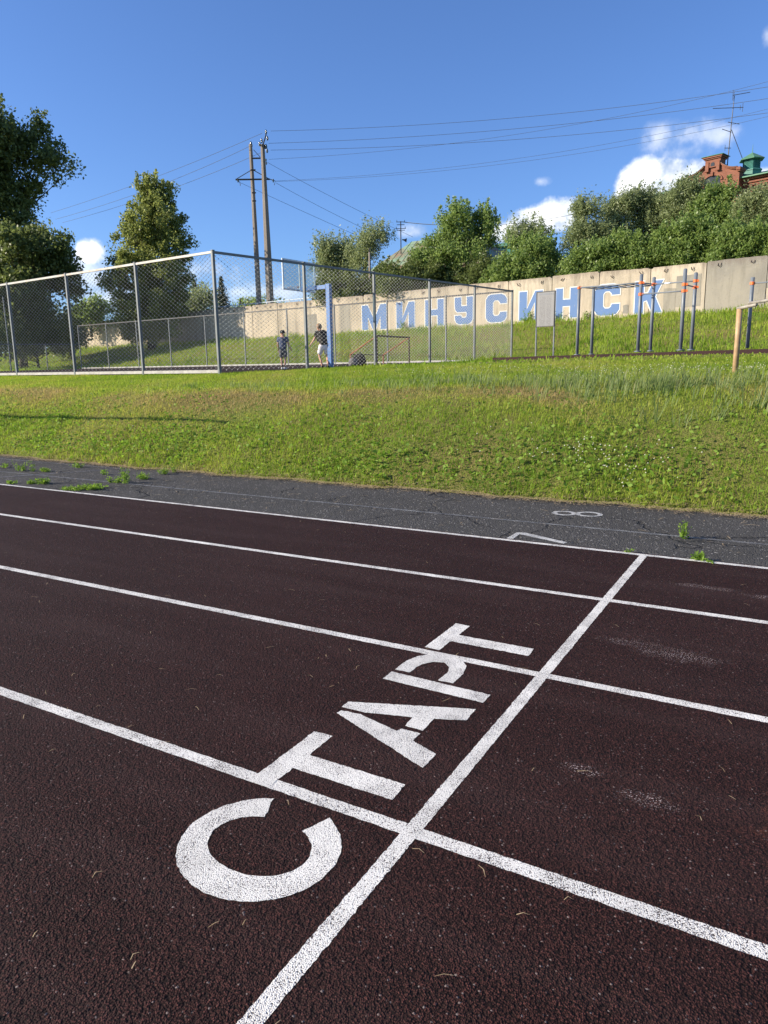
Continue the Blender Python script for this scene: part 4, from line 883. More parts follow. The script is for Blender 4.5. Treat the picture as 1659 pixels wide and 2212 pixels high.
# notice board
c = at(1157, 778, 25.4); c2_ = at(1195, 777, 25.1); sg = empty('notice_board', (c[0], c[1], pz(c[0], c[1])+.02)); d_ = (c2_-c)[:2]; wS = np.linalg.norm(d_); sg.rotation_euler = (0, 0, math.atan2(d_[1], d_[0]))
ht = at(1160, 631, 25.4)[2]-sg.location.z; hb_ = at(1160, 707, 25.4)[2]-sg.location.z
for x in (0, wS): MB().bbox((x, 0, ht/2-.1), (.045, .045, ht+.2), .006).build('post', M['galv'], sg)
for nm, cc, dd in (('frame', (wS/2, -.026, ht-.012), (wS+.02, .02, .024)), ('frame', (wS/2, -.026, hb_+.012), (wS+.02, .02, .024)), ('frame', (.0, -.026, (ht+hb_)/2), (.024, .02, ht-hb_-.05)), ('frame', (wS, -.026, (ht+hb_)/2), (.024, .02, ht-hb_-.05))): MB().box(cc, dd).build(nm, M['steel_dark'], sg)
o = MB().box((0, 0, 0), (wS-.024, .008, ht-hb_-.048)).build('notice_sheet', M['board'], sg); o.location = (wS/2, -.022, (ht+hb_)/2)
MB().box((wS/2-.04, -.0285, ht-.085), (wS*.62, .003, .06)).build('heading_band', M['board_head'], sg)
for x in (.82, .92): MB().box((wS*x, -.0285, ht-.10), (.035, .003, .05)).build('printed_mark', M['board_head'], sg)
tag(sg, 'grey printed notice board on two thin posts between the fence corner and pull-up frame', 'sign')

# ------------------------------------------------------------------ trees
def ell_px(lst, D):
    out = []
    for x, y, rx_, ry_ in lst:
        c = at(x, y, D); sc = D/FPX*math.sqrt(1+((x-IW/2)/FPX)**2)**0; k = np.linalg.norm(at(x+1, y, D)-at(x-1, y, D))/2
        out.append((c, np.array([rx_*k, rx_*k*.9, ry_*k])))
    return out
def tree(name, label, ells, base, leafm, ncl, per, L, rc, seed, cat='tree', group=None, trunk_r=.22, limbs=True, aspect=.62, flat_=1.0, down=0.0, up_shoots=0.0, fill=.45, shoots=0.0):
    global rng
    keep = rng; rng = np.random.default_rng(seed); r = rng
    base = np.array(base, float); root = empty(name, tuple(base)); vol = np.array([e[1].prod() for e in ells]); pr_ = vol**.75/np.sum(vol**.75)
    CC = []
    for i in range(ncl):
        e = ells[r.choice(len(ells), p=pr_)]; d = r.normal(0, 1, 3); d /= np.linalg.norm(d); rr_ = r.uniform(0, 1)**fill
        CC.append(e[0]+d*e[1]*rr_*.95)
    CC = np.array(CC); LPs = []; tt = []
    for c in CC:
        n = int(per*r.uniform(.5, 1.5)); k = rc*r.uniform(.6, 1.35)
        q = r.normal(0, 1, (n, 3)); q /= np.maximum(np.linalg.norm(q, axis=1)[:, None], .3); q *= (r.uniform(0, 1, (n, 1))**.55)*k
        q[:, 2] *= .8
        if up_shoots: q[:, 2] += np.abs(r.normal(0, up_shoots*k, n))
        LPs.append(c+q); tt.append(np.clip(r.normal(.45, .12)+r.normal(0, .2, n), 0, 1))
    order_ = np.argsort(-(CC[:, 2]+r.normal(0, .8, len(CC))))[:max(8, int(len(CC)*shoots))]
    for c in CC[order_] if shoots else []:      # upright shoots standing out of the crown
        for _ in range(2):
            ln = rc*r.uniform(.6, 1.5); n = int(per*.45); t = r.uniform(0, 1, (n, 1)); dv = np.array([r.normal(.12, .22), r.normal(.05, .2), 1.0]); b_ = c+r.normal(0, rc*.4, 3)
            LPs.append(b_+dv*t*ln+r.normal(0, 1, (n, 3))*rc*(.24-.17*t)); tt.append(np.clip(r.normal(.55, .1)+r.normal(0, .18, n), 0, 1))
    LPs = np.concatenate(LPs); tt = np.concatenate(tt); n = len(LPs)
    ls = L*r.uniform(.65, 1.3, n); V, F, t_ = leaves(LPs-base, ls, ls*aspect, tt, flat_, down)
    tb_ = MB(); top = CC[:, 2].max(); H_ = top-base[2]; cen = CC[:, :2].mean(0)
    path = [np.array([0, 0, -.3])]+[np.array([*(cen-base[:2])*t*.7, H_*t*.80])+r.normal(0, .06, 3)*np.array([1, 1, 0]) for t in (.15, .35, .55, .75, .95)]
    tb_.tube(path, [trunk_r*k for k in (1.35, 1.0, .82, .62, .40, .15)], 8)
    if limbs:
        for c in CC[r.permutation(len(CC))[:min(len(CC), 46)]]:
            cl_ = c-base; t0 = np.clip(cl_[2]/(H_*.80)-r.uniform(.12, .40), .12, .92); k = t0*5; i = min(int(k), 4); p0_ = path[min(i, 4)]+(path[min(i+1, 5)]-path[min(i, 4)])*(k-i)
            m_ = p0_*.45+cl_*.55+np.array([0, 0, -.06*np.linalg.norm(cl_-p0_)]); rr_ = trunk_r*.30*(1-t0*.5); tb_.tube([p0_, m_, cl_], [rr_, rr_*.6, rr_*.18], 5, False)
    tb_.build('trunk', M['bark'], root, True)
    link('crown', np_mesh('crown', V, F, {'tint': t_}), leafm, root); rng = keep
    return tag(root, label, cat, group)
def base_at(x, y, D, z): c = at(x, y, D); return (c[0], c[1], z)
def gz_at(x, D):
    c = at(x, 700, D); q = c[0]*WN[0]+c[1]*WN[1]; s = c[0]*WD[0]+c[1]*WD[1]
    return (c[0], c[1], float(hill_z(s, q)) if q > WC else float(terrain(c[0], c[1])))
# left side
tree('poplar_tree', 'huge dark tree filling the left picture edge, its long bough reaching right', ell_px([(-10, 320, 95, 95), (60, 300, 50, 60), (105, 345, 62, 52), (40, 420, 60, 60), (-30, 480, 130, 120), (45, 500, 62, 70), (-60, 330, 120, 130)], 84), gz_at(-35, 84), M['leaf_dark'], 400, 90, .34, 1.25, 11, trunk_r=.5, shoots=.10)
tree('poplar_tree', 'dark broad tree in front of the huge one, crown behind the fence rail', ell_px([(100, 560, 72, 80), (40, 570, 90, 95), (150, 620, 40, 50), (20, 640, 110, 90), (60, 690, 110, 50)], 76), gz_at(40, 76), M['leaf_dark'], 250, 105, .35, 1.25, 12, trunk_r=.32)
tree('poplar_tree', 'sunlit oval poplar with glossy leaves standing alone behind the left fence', ell_px([(335, 425, 46, 52), (330, 480, 84, 66), (330, 545, 104, 76), (320, 610, 108, 76), (318, 670, 104, 56), (322, 712, 78, 32)], 74), gz_at(325, 74), M['leaf_poplar'], 500, 140, .245, .80, 13, trunk_r=.34, fill=.42, shoots=.05)
for i, (x, y, rx_, ry_, D, lb, mt) in enumerate([(195, 672, 42, 34, 88, 'rounded green bush between the dark trees and the poplar', 'leaf_green'), (432, 655, 40, 38, 86, 'bush with yellowish leaves right of the poplar', 'leaf_willow'), (-40, 720, 90, 60, 72, 'low dark thicket at the left picture edge behind the fence', 'leaf_dark'), (75, 728, 80, 50, 74, 'low dark thicket under the broad dark tree', 'leaf_dark'), (150, 720, 40, 46, 80, 'dark bush at the left end of the wall', 'leaf_dark'), (560, 668, 60, 18, 92, 'distant low hedge behind the white railing', 'leaf_green')]):
    tree('bush', lb, ell_px([(x, y, rx_, ry_), (x-rx_*.4, y+ry_*.4, rx_*.7, ry_*.7)], D), gz_at(x, D)[:2]+(at(x, y+ry_, D)[2]-.8,), M[mt], 46, 90, .32, 1.2, 30+i, 'bush', trunk_r=.12)
def spruce(x, ytop, ybot, hw, D, label, seed):
    r = np.random.default_rng(seed); tp = at(x, ytop, D); bt_ = at(x, ybot, D); H_ = tp[2]-bt_[2]+1.5; R_ = hw*D/FPX; root = empty('spruce_tree', (bt_[0], bt_[1], tp[2]-H_)); P_ = []; 
    tb_ = MB(); tb_.tube([(0, 0, 0), (0, 0, H_*.5), (0, 0, H_)], [.16, .09, .02], 6)
    for j in range(26):
        z = H_*(.06+.93*j/25); ra = R_*(1-j/26)*r.uniform(.85, 1.15)
        for a in np.arange(0, 2*math.pi, 2*math.pi/9)+r.uniform(0, 1):
            rr_ = ra*r.uniform(.7, 1.1); tip = np.array([math.cos(a)*rr_, math.sin(a)*rr_, z-.18*rr_]); tb_.tube([(0, 0, z), tip*.6+np.array([0, 0, z*.4]), tip], [.03, .02, .006], 3, False)
            for t in np.linspace(.15, 1, max(3, int(rr_*7))): P_.append(np.array([0, 0, z])*(1-t)+tip*t+r.normal(0, .07, 3)-np.array([0, 0, .08]))
    tb_.build('trunk', M['bark'], root); P_ = np.repeat(np.array(P_), 3, 0)+r.normal(0, .06, (len(P_)*3, 3)); n = len(P_)
    V, F, t_ = leaves(P_, np.full(n, .30), np.full(n, .11), r.uniform(0, 1, n), .5, .3); link('crown', np_mesh('crown', V, F, {'tint': t_}), M['needle'], root)
    return tag(root, label, 'tree', 'spruces beyond the wall')
spruce(481, 598, 668, 31, 95, 'larger dark spruce standing left of the concrete poles', 1)
spruce(522, 646, 672, 14, 100, 'tiny distant spruce between the larger spruce and the poles', 2)
spruce(424, 604, 690, 32, 92, 'dark spruce partly hidden by the right side of the poplar', 3)
# growth above the wall
TR = [
 ('tree', 'airy tree left of the green roof with thin twigs', [(715, 545, 36, 38), (700, 575, 30, 34), (745, 560, 30, 44), (735, 600, 40, 26)], 62, 'leaf_willow', 140, 70, .24, .8),
 ('tree', 'tall loose tree in front of the left end of the green roof', [(800, 518, 36, 28), (785, 545, 40, 30), (770, 575, 30, 30), (820, 505, 22, 16)], 60, 'leaf_willow', 95, 55, .22, .75),
 ('bush', 'dark thicket behind the wall right of the basketball backboard', [(735, 615, 52, 34), (790, 615, 46, 30), (700, 625, 30, 22), (830, 605, 40, 30)], 57, 'leaf_dark', 120, 95, .24, .75),
 ('bush', 'dark thicket below the eaves of the green-roofed house', [(860, 600, 55, 34), (910, 590, 50, 40), (955, 595, 50, 32), (1010, 600, 44, 24)], 57, 'leaf_dark', 140, 90, .24, .75),
 ('tree', 'big rounded tree right of the green roof', [(990, 480, 42, 48), (955, 520, 46, 50), (1030, 500, 44, 52), (985, 550, 78, 52), (1050, 470, 24, 30), (915, 555, 34, 36)], 58, 'leaf_green', 190, 85, .24, .72),
 ('bush', 'light green weeping bush spilling toward the wall, right of the big rounded tree', [(1130, 545, 58, 40), (1085, 580, 46, 34), (1170, 530, 40, 34), (1150, 585, 70, 32), (1190, 570, 40, 40)], 54, 'leaf_green', 170, 85, .22, .62),
 ('tree', 'distant grey green tree rising between the big tree and the clouds', [(1130, 508, 30, 26), (1158, 506, 30, 24), (1110, 520, 26, 22)], 82, 'leaf_willow', 60, 70, .26, .8),
 ('tree', 'first tall willowy tree right of the gap of clouds', [(1262, 455, 30, 38), (1275, 500, 46, 50), (1240, 520, 34, 40)], 61, 'leaf_willow', 120, 85, .23, .68),
 ('tree', 'second tall willowy tree, feathery top against the white cloud', [(1330, 455, 36, 36), (1320, 500, 46, 50), (1355, 440, 24, 24)], 63, 'leaf_willow', 110, 85, .23, .68),
 ('tree', 'third willowy tree below the big white cloud', [(1390, 440, 30, 32), (1400, 480, 46, 46), (1420, 450, 34, 28)], 64, 'leaf_willow', 110, 85, .23, .68),
 ('tree', 'dense willowy tree left of the brick gable', [(1460, 425, 36, 34), (1470, 460, 50, 46), (1490, 415, 26, 26)], 63, 'leaf_willow', 125, 90, .23, .68),
 ('tree', 'tree covering the foot of the brick gable', [(1545, 432, 40, 36), (1560, 470, 52, 48), (1575, 412, 20, 22), (1520, 450, 30, 30)], 62, 'leaf_green', 130, 90, .23, .66),
 ('tree', 'tree at the right picture edge below the green cupola', [(1640, 430, 34, 34), (1650, 480, 50, 52), (1690, 440, 50, 60), (1610, 460, 30, 36)], 60, 'leaf_willow', 135, 90, .23, .68),
 ('bush', 'bright leafy bush over the wall left of the letter K', [(1290, 545, 52, 32), (1250, 560, 40, 30), (1330, 535, 40, 34)], 53, 'leaf_green', 130, 85, .21, .58),
 ('bush', 'bright leafy bush over the wall behind the pull-up ladder', [(1390, 525, 46, 38), (1360, 550, 40, 26), (1430, 530, 40, 36)], 52.5, 'leaf_green', 130, 85, .21, .58),
 ('bush', 'bright leafy bush over the wall behind the tallest pull-up posts', [(1490, 505, 50, 44), (1460, 535, 40, 30), (1530, 520, 40, 40)], 52, 'leaf_green', 140, 85, .21, .58),
 ('bush', 'bright leafy bush over the grey wall panel', [(1590, 510, 46, 42), (1560, 535, 40, 28), (1635, 520, 40, 40)], 51, 'leaf_green', 140, 85, .21, .58),
 ('bush', 'bright leafy bush cut by the right picture edge', [(1690, 505, 50, 46), (1740, 500, 50, 50)], 50.5, 'leaf_green', 90, 85, .21, .6),
 ('bush', 'narrow bush beside the dark gap right of the big rounded tree', [(1050, 575, 30, 26), (1020, 590, 36, 18)], 56, 'leaf_dark', 40, 80, .22, .6)]
def wall_range(x):
    a = ray(x, 600); k_ = WC/(a[:2]@WN); return math.hypot(a[0]*k_, a[1]*k_)
for i, (nm, lb, el_, D, mt, ncl, per, L, rc) in enumerate(TR):
    cx_ = np.mean([e[0] for e in el_]); D = max(D, wall_range(cx_)+(3.0 if nm == 'bush' else 5.0)); k_ = max(1.0, D/60); L *= k_*.80; rc *= k_*.95; per = int(per*1.18); ncl = int(ncl*1.12)
    if nm == 'bush': el_ = el_+[(x, y+ry_*.75, rx_, ry_*.7) for x, y, rx_, ry_ in el_]; ncl = int(ncl*1.45)
    tree(nm, lb, [(c_, r_*np.array([1.08, 1.0, .82])) for c_, r_ in ell_px([(x, y+8, rx_, ry_) for x, y, rx_, ry_ in el_], D)], gz_at(cx_, D), M[mt], ncl, per, L, rc, 60+i, nm, 'trees and bushes above the wall', trunk_r=.16 if nm == 'tree' else .08, aspect=.42 if mt == 'leaf_willow' else .6, up_shoots=.6 if 'willow' in mt else .25, shoots=.32 if 'willow' in mt else .2)
# weeds at the foot of the wall
for i, (x, y, h_) in enumerate([(1140, 700, .9), (1195, 690, .8), (1265, 678, .55), (1135, 790, .35), (870, 712, .7)]):
    a = ray(x, y); k_ = (WC-.25)/(a[:2]@WN); u_, v_ = a[0]*k_, a[1]*k_; r = np.random.default_rng(i); root = empty('tall_weed', (u_, v_, float(terrain(u_, v_)))); st = MB(); LPp = []
    for j in range(9):
        tip = np.array([r.normal(0, .25), r.normal(0, .12), h_*r.uniform(.6, 1.1)]); st.tube([(0, 0, 0), tip*.5, tip], [.012, .01, .004], 3)
        for t in np.linspace(.15, 1, 12): LPp.append(tip*t+r.normal(0, .05, 3))
    LPp = np.array(LPp); tag(st.build('stem', M['herb'], root), kind='stuff'); V, F, t_ = leaves(LPp, np.full(len(LPp), .15), np.full(len(LPp), .05), r.uniform(0, 1, len(LPp)), .8); link('foliage', np_mesh('foliage', V, F, {'tint': t_}), M['herb'], root)
    tag(root, ['leafy tall weed left of the notice board at the wall foot', 'leafy tall weed between the notice board and the pull-up frame at the wall foot', 'small weed at the wall under the second letter C', 'weed hidden low behind the notice board', 'tall weed at the wall foot under the letter N near the fence'][i], 'weed', 'weeds at the foot of the wall')

# ------------------------------------------------------------------ brick house with curved gable (upper right)
GD = 78.0; gc = at(1538, 400, GD); GA = -rad(24)+math.atan2(-gc[0], gc[1])*0   # facade turned so its normal points left of the viewer
bh = empty('brick_house', (gc[0], gc[1], 9.5), -rad(17)); 
PXM = GD/FPX
zt_ = lambda y: at(1538, y, GD)[2]-9.5
KV = .64; zg0 = zt_(332)-3.3*KV
# local x: along the facade (right), y: depth (away), facade front at y=0
w2 = 2.42; HX = .82
def curve_side(sgn):
    pts = []
    for t in np.linspace(0, 1, 9): pts.append((sgn*(w2-.15-(w2-.15-.76)*t), zg0+KV*(.55+1.0*(t**2.1))))
    return pts
left = curve_side(-1); right = curve_side(1)[::-1]
outline = [(-w2, 0), (-w2, zg0+KV*.15), (-w2, zg0+KV*.5)]+left+[(-.66, zg0+KV*1.75), (.66, zg0+KV*1.75)]+right+[(w2, zg0+KV*.5), (w2, zg0+KV*.15), (w2, 0)]
MB().prism(outline, lambda x, z: (x, 0, z), lambda x, z: (x, .9, z)).build('gable_wall', M['brick'], bh)
ped = MB(); ped.box((0, .40, zg0+KV*1.95), (1.40, 1.10, 1.1*KV)); ped.box((0, .40, zg0+KV*2.58), (1.58, 1.30, .16*KV)); ped.box((0, .40, zg0+KV*2.76), (1.78, 1.50, .18*KV)); ped.build('pedestal', M['brick'], bh)
ped2 = MB(); 
for sx_ in (-.50, .50): ped2.box((sx_, -.17, zg0+KV*1.55), (.30, .10, 1.2*KV)); ped2.box((sx_, -.20, zg0+KV*.92), (.36, .16, .14*KV))
ped2.build('pilaster', M['brick'], bh)
cp_ = MB(); zc_ = zg0+KV*2.88-.0; cp_.add([(-1.04, -.42, zc_), (1.04, -.42, zc_), (1.04, 1.22, zc_), (-1.04, 1.22, zc_), (-.99, -.38, zc_+.05), (.99, -.38, zc_+.05), (.99, 1.18, zc_+.05), (-.99, 1.18, zc_+.05), (-.25, .38, zc_+.27), (.25, .38, zc_+.27)], [(3, 2, 1, 0), (0, 1, 5, 4), (1, 2, 6, 5), (2, 3, 7, 6), (3, 0, 4, 7), (4, 5, 9, 8), (5, 6, 9), (6, 7, 8, 9), (7, 4, 8)]); cp_.build('pedestal_cap', M['roof_green'], bh)
for pts, sx_ in ((left, -1), (right, 1)):
    cop = MB()
    for (xa, za), (xb, zb__) in zip(pts[:-1], pts[1:]):
        for o_, hh, dd in ((.03, .10, -.14), (.125, .08, -.26)): cop.add([(xa, dd, za+o_-.05), (xb, dd, zb__+o_-.05), (xb, 1.0, zb__+o_-.05), (xa, 1.0, za+o_-.05), (xa, dd, za+o_+hh-.05), (xb, dd, zb__+o_+hh-.05), (xb, 1.0, zb__+o_+hh-.05), (xa, 1.0, za+o_+hh-.05)], [(3, 2, 1, 0), (4, 5, 6, 7), (0, 1, 5, 4), (1, 2, 6, 5), (2, 3, 7, 6), (3, 0, 4, 7)])
    cop.box((sx_*(w2-.02), .36, zg0+KV*.52), (.36, 1.30, .24)); cop.box((sx_*(w2-.02), .36, zg0+KV*.28), (.28, 1.16, .14))
    cop.build('cornice', M['brick'], bh)
tin = MB()
for pts in (left, right):
    for (xa, za), (xb, zb__) in zip(pts[:-1], pts[1:]): tin.add([(xa, -.30, za+.165), (xb, -.30, zb__+.165), (xb, 1.02, zb__+.165), (xa, 1.02, za+.165), (xa, -.30, za+.19), (xb, -.30, zb__+.19), (xb, 1.02, zb__+.19), (xa, 1.02, za+.19)], [(3, 2, 1, 0), (4, 5, 6, 7), (0, 1, 5, 4), (2, 3, 7, 6)])
tin.build('tin_capping', M['steel_dark'], bh)
A = np.linspace(0, math.pi, 15); zw = zg0-.30
MB().prism([(-.75, zw-1.6)]+[(-.75*math.cos(a), zw+.45*math.sin(a)) for a in A]+[(.75, zw-1.6)], lambda x, z: (x, -.012, z), lambda x, z: (x, .2, z)).build('arched_window', M['dark_glass'], bh)
arch = MB()
for a0, a1 in zip(A[:-1], A[1:]):
    f_ = lambda a, k: (-(.75+k)*math.cos(a), zw+(.45+k)*math.sin(a)); q = [f_(a0, .02), f_(a1, .02), f_(a1, .22), f_(a0, .22)]
    arch.add([(x, -.12, z) for x, z in q]+[(x, .05, z) for x, z in q], [(0, 1, 2, 3), (7, 6, 5, 4), (0, 4, 5, 1), (1, 5, 6, 2), (2, 6, 7, 3), (3, 7, 4, 0)])
arch.box((0, -.15, zw+.60), (.22, .2, .34)); arch.build('window_arch', M['brick'], bh)
MB().prism([(-.18, zg0+KV*1.55)]+[(-.18*math.cos(a), zg0+KV*1.85+.14*math.sin(a)) for a in A[::2]]+[(.18, zg0+KV*1.55)], lambda x, z: (x, -.165, z), lambda x, z: (x, -.0, z)).build('small_niche', M['dark_glass'], bh)
# main body
BZ = zt_(394)
body = MB(); body.box((3.0, 7.0, BZ/2), (19.0, 12.0, BZ)); body.build('wall', M['brick'], bh)
co = MB()
for o_, zz in ((.14, BZ-.62), (.26, BZ-.40), (.40, BZ-.16)): co.box((3.0, 7.0, zz), (19.0+2*o_, 12.0+2*o_, .16))
co.build('eaves_cornice', M['brick'], bh)
dent = MB()
for x in np.arange(3.2, 12.4, .55): dent.box((x, .92, BZ-.78), (.22, .2, .24))
dent.build('dentils', M['brick'], bh)
rf = MB(); e_ = .75; rz_ = BZ+1.7
rf.add([(3-9.5-e_, 1-e_, BZ-.06), (3+9.5+e_, 1-e_, BZ-.06), (3+9.5+e_, 13+e_, BZ-.06), (3-9.5-e_, 13+e_, BZ-.06), (3-9.5-e_, 1-e_, BZ+.04), (3+9.5+e_, 1-e_, BZ+.04), (3+9.5+e_, 13+e_, BZ+.04), (3-9.5-e_, 13+e_, BZ+.04), (3-3.5, 7, rz_), (3+3.5, 7, rz_)], [(3, 2, 1, 0), (0, 1, 5, 4), (1, 2, 6, 5), (2, 3, 7, 6), (3, 0, 4, 7), (4, 5, 9, 8), (5, 6, 9), (6, 7, 8, 9), (7, 4, 8)])
rfo = rf.build('roof', M['roof_green'], bh)
seam = MB()
for x in np.arange(-5.5, 12.4, .62):
    t = min(1, (x-(-7.25))/6.8, (13.25-x)/6.8); seam.tube([(x, 1-e_, BZ+.05), (x, 1-e_+(6+e_)*t, BZ+.05+(rz_-BZ-.04)*t)], .028, 4)
seam.build('roof_seam', M['roof_green'], rfo)
# gable saddle roof behind the curved front
sad = MB(); sad.add([(-w2, .9, zg0-.2), (w2, .9, zg0-.2), (0, .9, zg0+.8), (-w2, 7, zg0-.2), (w2, 7, zg0-.2), (0, 7, zg0+.8)], [(0, 1, 2), (5, 4, 3), (0, 2, 5, 3), (1, 4, 5, 2), (0, 3, 4, 1)]); sad.build('saddle_roof', M['roof_green'], rfo)
# cupola
cc = at(1622, 372, GD+1.5); cl = Matrix.Rotation(rad(17), 3, 'Z') @ (Vector(cc)-Vector(bh.location)); cz = cl.z
def frust(b, z0, z1, r0, r1, n=4, ph=math.pi/4):
    V = [(cl.x+r*math.cos(ph+2*math.pi*k/n), cl.y+r*math.sin(ph+2*math.pi*k/n), z) for r, z in ((r0, z0), (r1, z1)) for k in range(n)]
    b.add(V, [tuple(range(n-1, -1, -1)), tuple(range(n, 2*n))]+[(k, (k+1) % n, n+(k+1) % n, n+k) for k in range(n)])
b = MB(); frust(b, cz-1.2, cz+.84*(.02), 0.963, 0.930, 6, 0); frust(b, cz+.84*(.02), cz+.84*(.12), 0.996, 0.996, 6, 0); frust(b, cz+.84*(.12), cz+.84*(.28), 0.996, 0.813, 6, 0); frust(b, cz+.84*(.28), cz+.84*(1.20), 0.747, 0.747, 6, 0); cu = b.build('cupola', M['teal'], bh)
b = MB()
for i in range(7): frust(b, cz+.84*(.32+i*.125), cz+.84*(.40+i*.125), 0.822, 0.772, 6, 0)
b.build('louvre_slats', M['teal'], cu)
b = MB(); frust(b, cz+.84*(1.20), cz+.84*(1.28), 1.129, 1.145, 6, 0); frust(b, cz+.84*(1.28), cz+.84*(2.0), 1.145, 0.083, 6, 0); b.build('cupola_roof', M['roof_green'], cu)
b = MB(); frust(b, cz+.84*(1.95), cz+.84*(2.9), 0.042, 0.010, 6, 0); b.build('spire', M['teal'], cu)
MB().tube([(cl.x-2.0, cl.y-.6, cz-1.0), (cl.x-2.0, cl.y-.6, cz+.95)], .10, 8).build('vent_pipe', M['steel_dark'], bh)
tag(bh, 'old red brick house with curved stepped gable, green roof and louvred cupola', 'house')
# mast with television aerials on that roof
am = at(1570, 358, GD+1); mt_ = empty('aerial_mast', tuple(am)); hM = at(1582, 207, GD+1)[2]-am[2]; Rv = CF[0]*1.0; kk = (GD+1)/FPX
tip = np.array([Rv[0], Rv[1], 0])*.25; MB().tube([(0, 0, -1.6), tip*.5+np.array([0, 0, hM*.5]), tip+np.array([0, 0, hM])], [.055, .045, .03], 6).build('mast', M['steel_dark'], mt_)
R5 = lambda a, b: (1242+a*.2513, 162+b*.2513)
def seg(p, q, r=.02, depth=0.0): return [at(*R5(*p), GD+1)-am, at(*R5(*q), GD+1+depth)-am]
def aerial(name, main, elems):
    b = MB(); m0, m1 = seg(*main); b.tube([m0, m1], .030, 4)
    for (t, ln, vert) in elems:
        c_ = m0+(m1-m0)*t; d_ = np.array([0, 0, 1.]) if vert else np.array([CF[2][0]*.7+Rv[0]*.25, CF[2][1]*.7+Rv[1]*.25, .18]); b.tube([c_-d_*ln/2, c_+d_*ln/2], .022, 3)
    return b.build(name, M['steel_dark'], mt_)
aerial('yagi_aerial', ((1355, 175), (1505, 148)), [(t, .42, False) for t in np.linspace(.1, 1, 10)]+[(.02, .9, True), (.08, .7, True)])
aerial('band_aerial', ((1185, 288), (1448, 278)), [(.98, .75, True), (.62, .3, False), (.90, .4, True)])
aerial('small_aerial', ((1315, 405), (1415, 422)), [(t, .5, False) for t in (.05, .3, .6, .95)])
aerial('small_aerial', ((1265, 465), (1345, 492)), [(t, .5, False) for t in (.05, .35, .7)])
aerial('small_aerial', ((1285, 628), (1340, 628)), [(.1, .5, True), (.6, .3, False)])
aerial('guy_wire', ((1345, 470), (1440, 720)), []); 
tag(mt_, 'tall thin mast of television aerials above the brick gable', 'antenna')

# ------------------------------------------------------------------ green-roofed house behind the trees
HD = 72.0; hc_ = at(885, 590, HD); hr = empty('green_roofed_house', (hc_[0], hc_[1], 7.4), -rad(4)); kH = HD/FPX
zE = at(885, 592, HD)[2]-7.4; zR = at(900, 520, HD)[2]-7.4+.7
X0, X1 = -5.6, 8.6
MB().box(((X0+X1)/2, 4.0, zE/2), (X1-X0-1.0, 8.0, zE)).build('wall', M['plaster'], hr)
for x in np.arange(X0+1.2, X1-.5, 2.6):
    fr = MB(); fr.box((x, -.04, zE-1.35), (1.25, .12, 1.9)); w_ = fr.build('window_surround', M['brick'], hr); MB().box((x, -.115, zE-1.40), (.85, .04, 1.5)).build('window_pane', M['dark_glass'], w_); MB().box((x, -.14, zE-1.40), (.06, .03, 1.5)).build('glazing_bar', M['frame_white'], w_)
for x in np.arange(X0+.6, X1, 2.6): MB().box((x, -.07, zE/2), (.45, .15, zE-.1)).build('pilaster', M['brick'], hr)
MB().box(((X0+X1)/2, 4.0, zE-.10), (X1-X0-.6, 8.5, .24)).build('cornice', M['brick'], hr)
rr = MB(); rr.add([(X0, -.6, zE+.03), (X1, -.6, zE+.03), (X1, 8.6, zE+.03), (X0, 8.6, zE+.03), (X0, -.6, zE+.11), (X1, -.6, zE+.11), (X1, 8.6, zE+.11), (X0, 8.6, zE+.11), (X0+3.4, 4, zR), (X1-3.4, 4, zR)], [(3, 2, 1, 0), (0, 1, 5, 4), (1, 2, 6, 5), (2, 3, 7, 6), (3, 0, 4, 7), (4, 5, 9, 8), (5, 6, 9), (6, 7, 8, 9), (7, 4, 8)]); ro = rr.build('roof', M['roof_rust'], hr)
for x in np.arange(X0+.5, X1, .72):
    t = min(1, (x-X0)/3.4, (X1-x)/3.4); MB().tube([(x, -.6, zE+.12), (x, -.6+4.6*t, zE+.12+(zR-zE-.11)*t)], .030, 4).build('roof_seam', M['roof_rust'], ro)
tag(hr, 'old house with rusty green seamed metal roof behind the trees', 'house')
# corner of another green-roofed building right of the big tree
c = at(1085, 545, 80); sh = empty('outbuilding', (c[0], c[1], 9.0), .1); ze = at(1085, 533, 80)[2]-9.0
MB().box((0, 2, ze/2), (3.4, 4, ze)).build('wall', M['teal'], sh); b = MB(); b.add([(-2.0, -.3, ze), (2.0, -.3, ze), (2.0, 4.3, ze), (-2.0, 4.3, ze), (-2, -.3, ze+.08), (2, -.3, ze+.08), (2, 4.3, ze+.08), (-2, 4.3, ze+.08), (0, 2, ze+.75)], [(3, 2, 1, 0), (0, 1, 5, 4), (1, 2, 6, 5), (2, 3, 7, 6), (3, 0, 4, 7), (4, 5, 8), (5, 6, 8), (6, 7, 8), (7, 4, 8)]); b.build('roof', M['roof_green'], sh)
MB().box((0, -.02, ze-.7), (.8, .06, .8)).build('window', M['dark_glass'], sh); tag(sh, 'small teal building corner peeping out right of the big rounded tree', 'building')
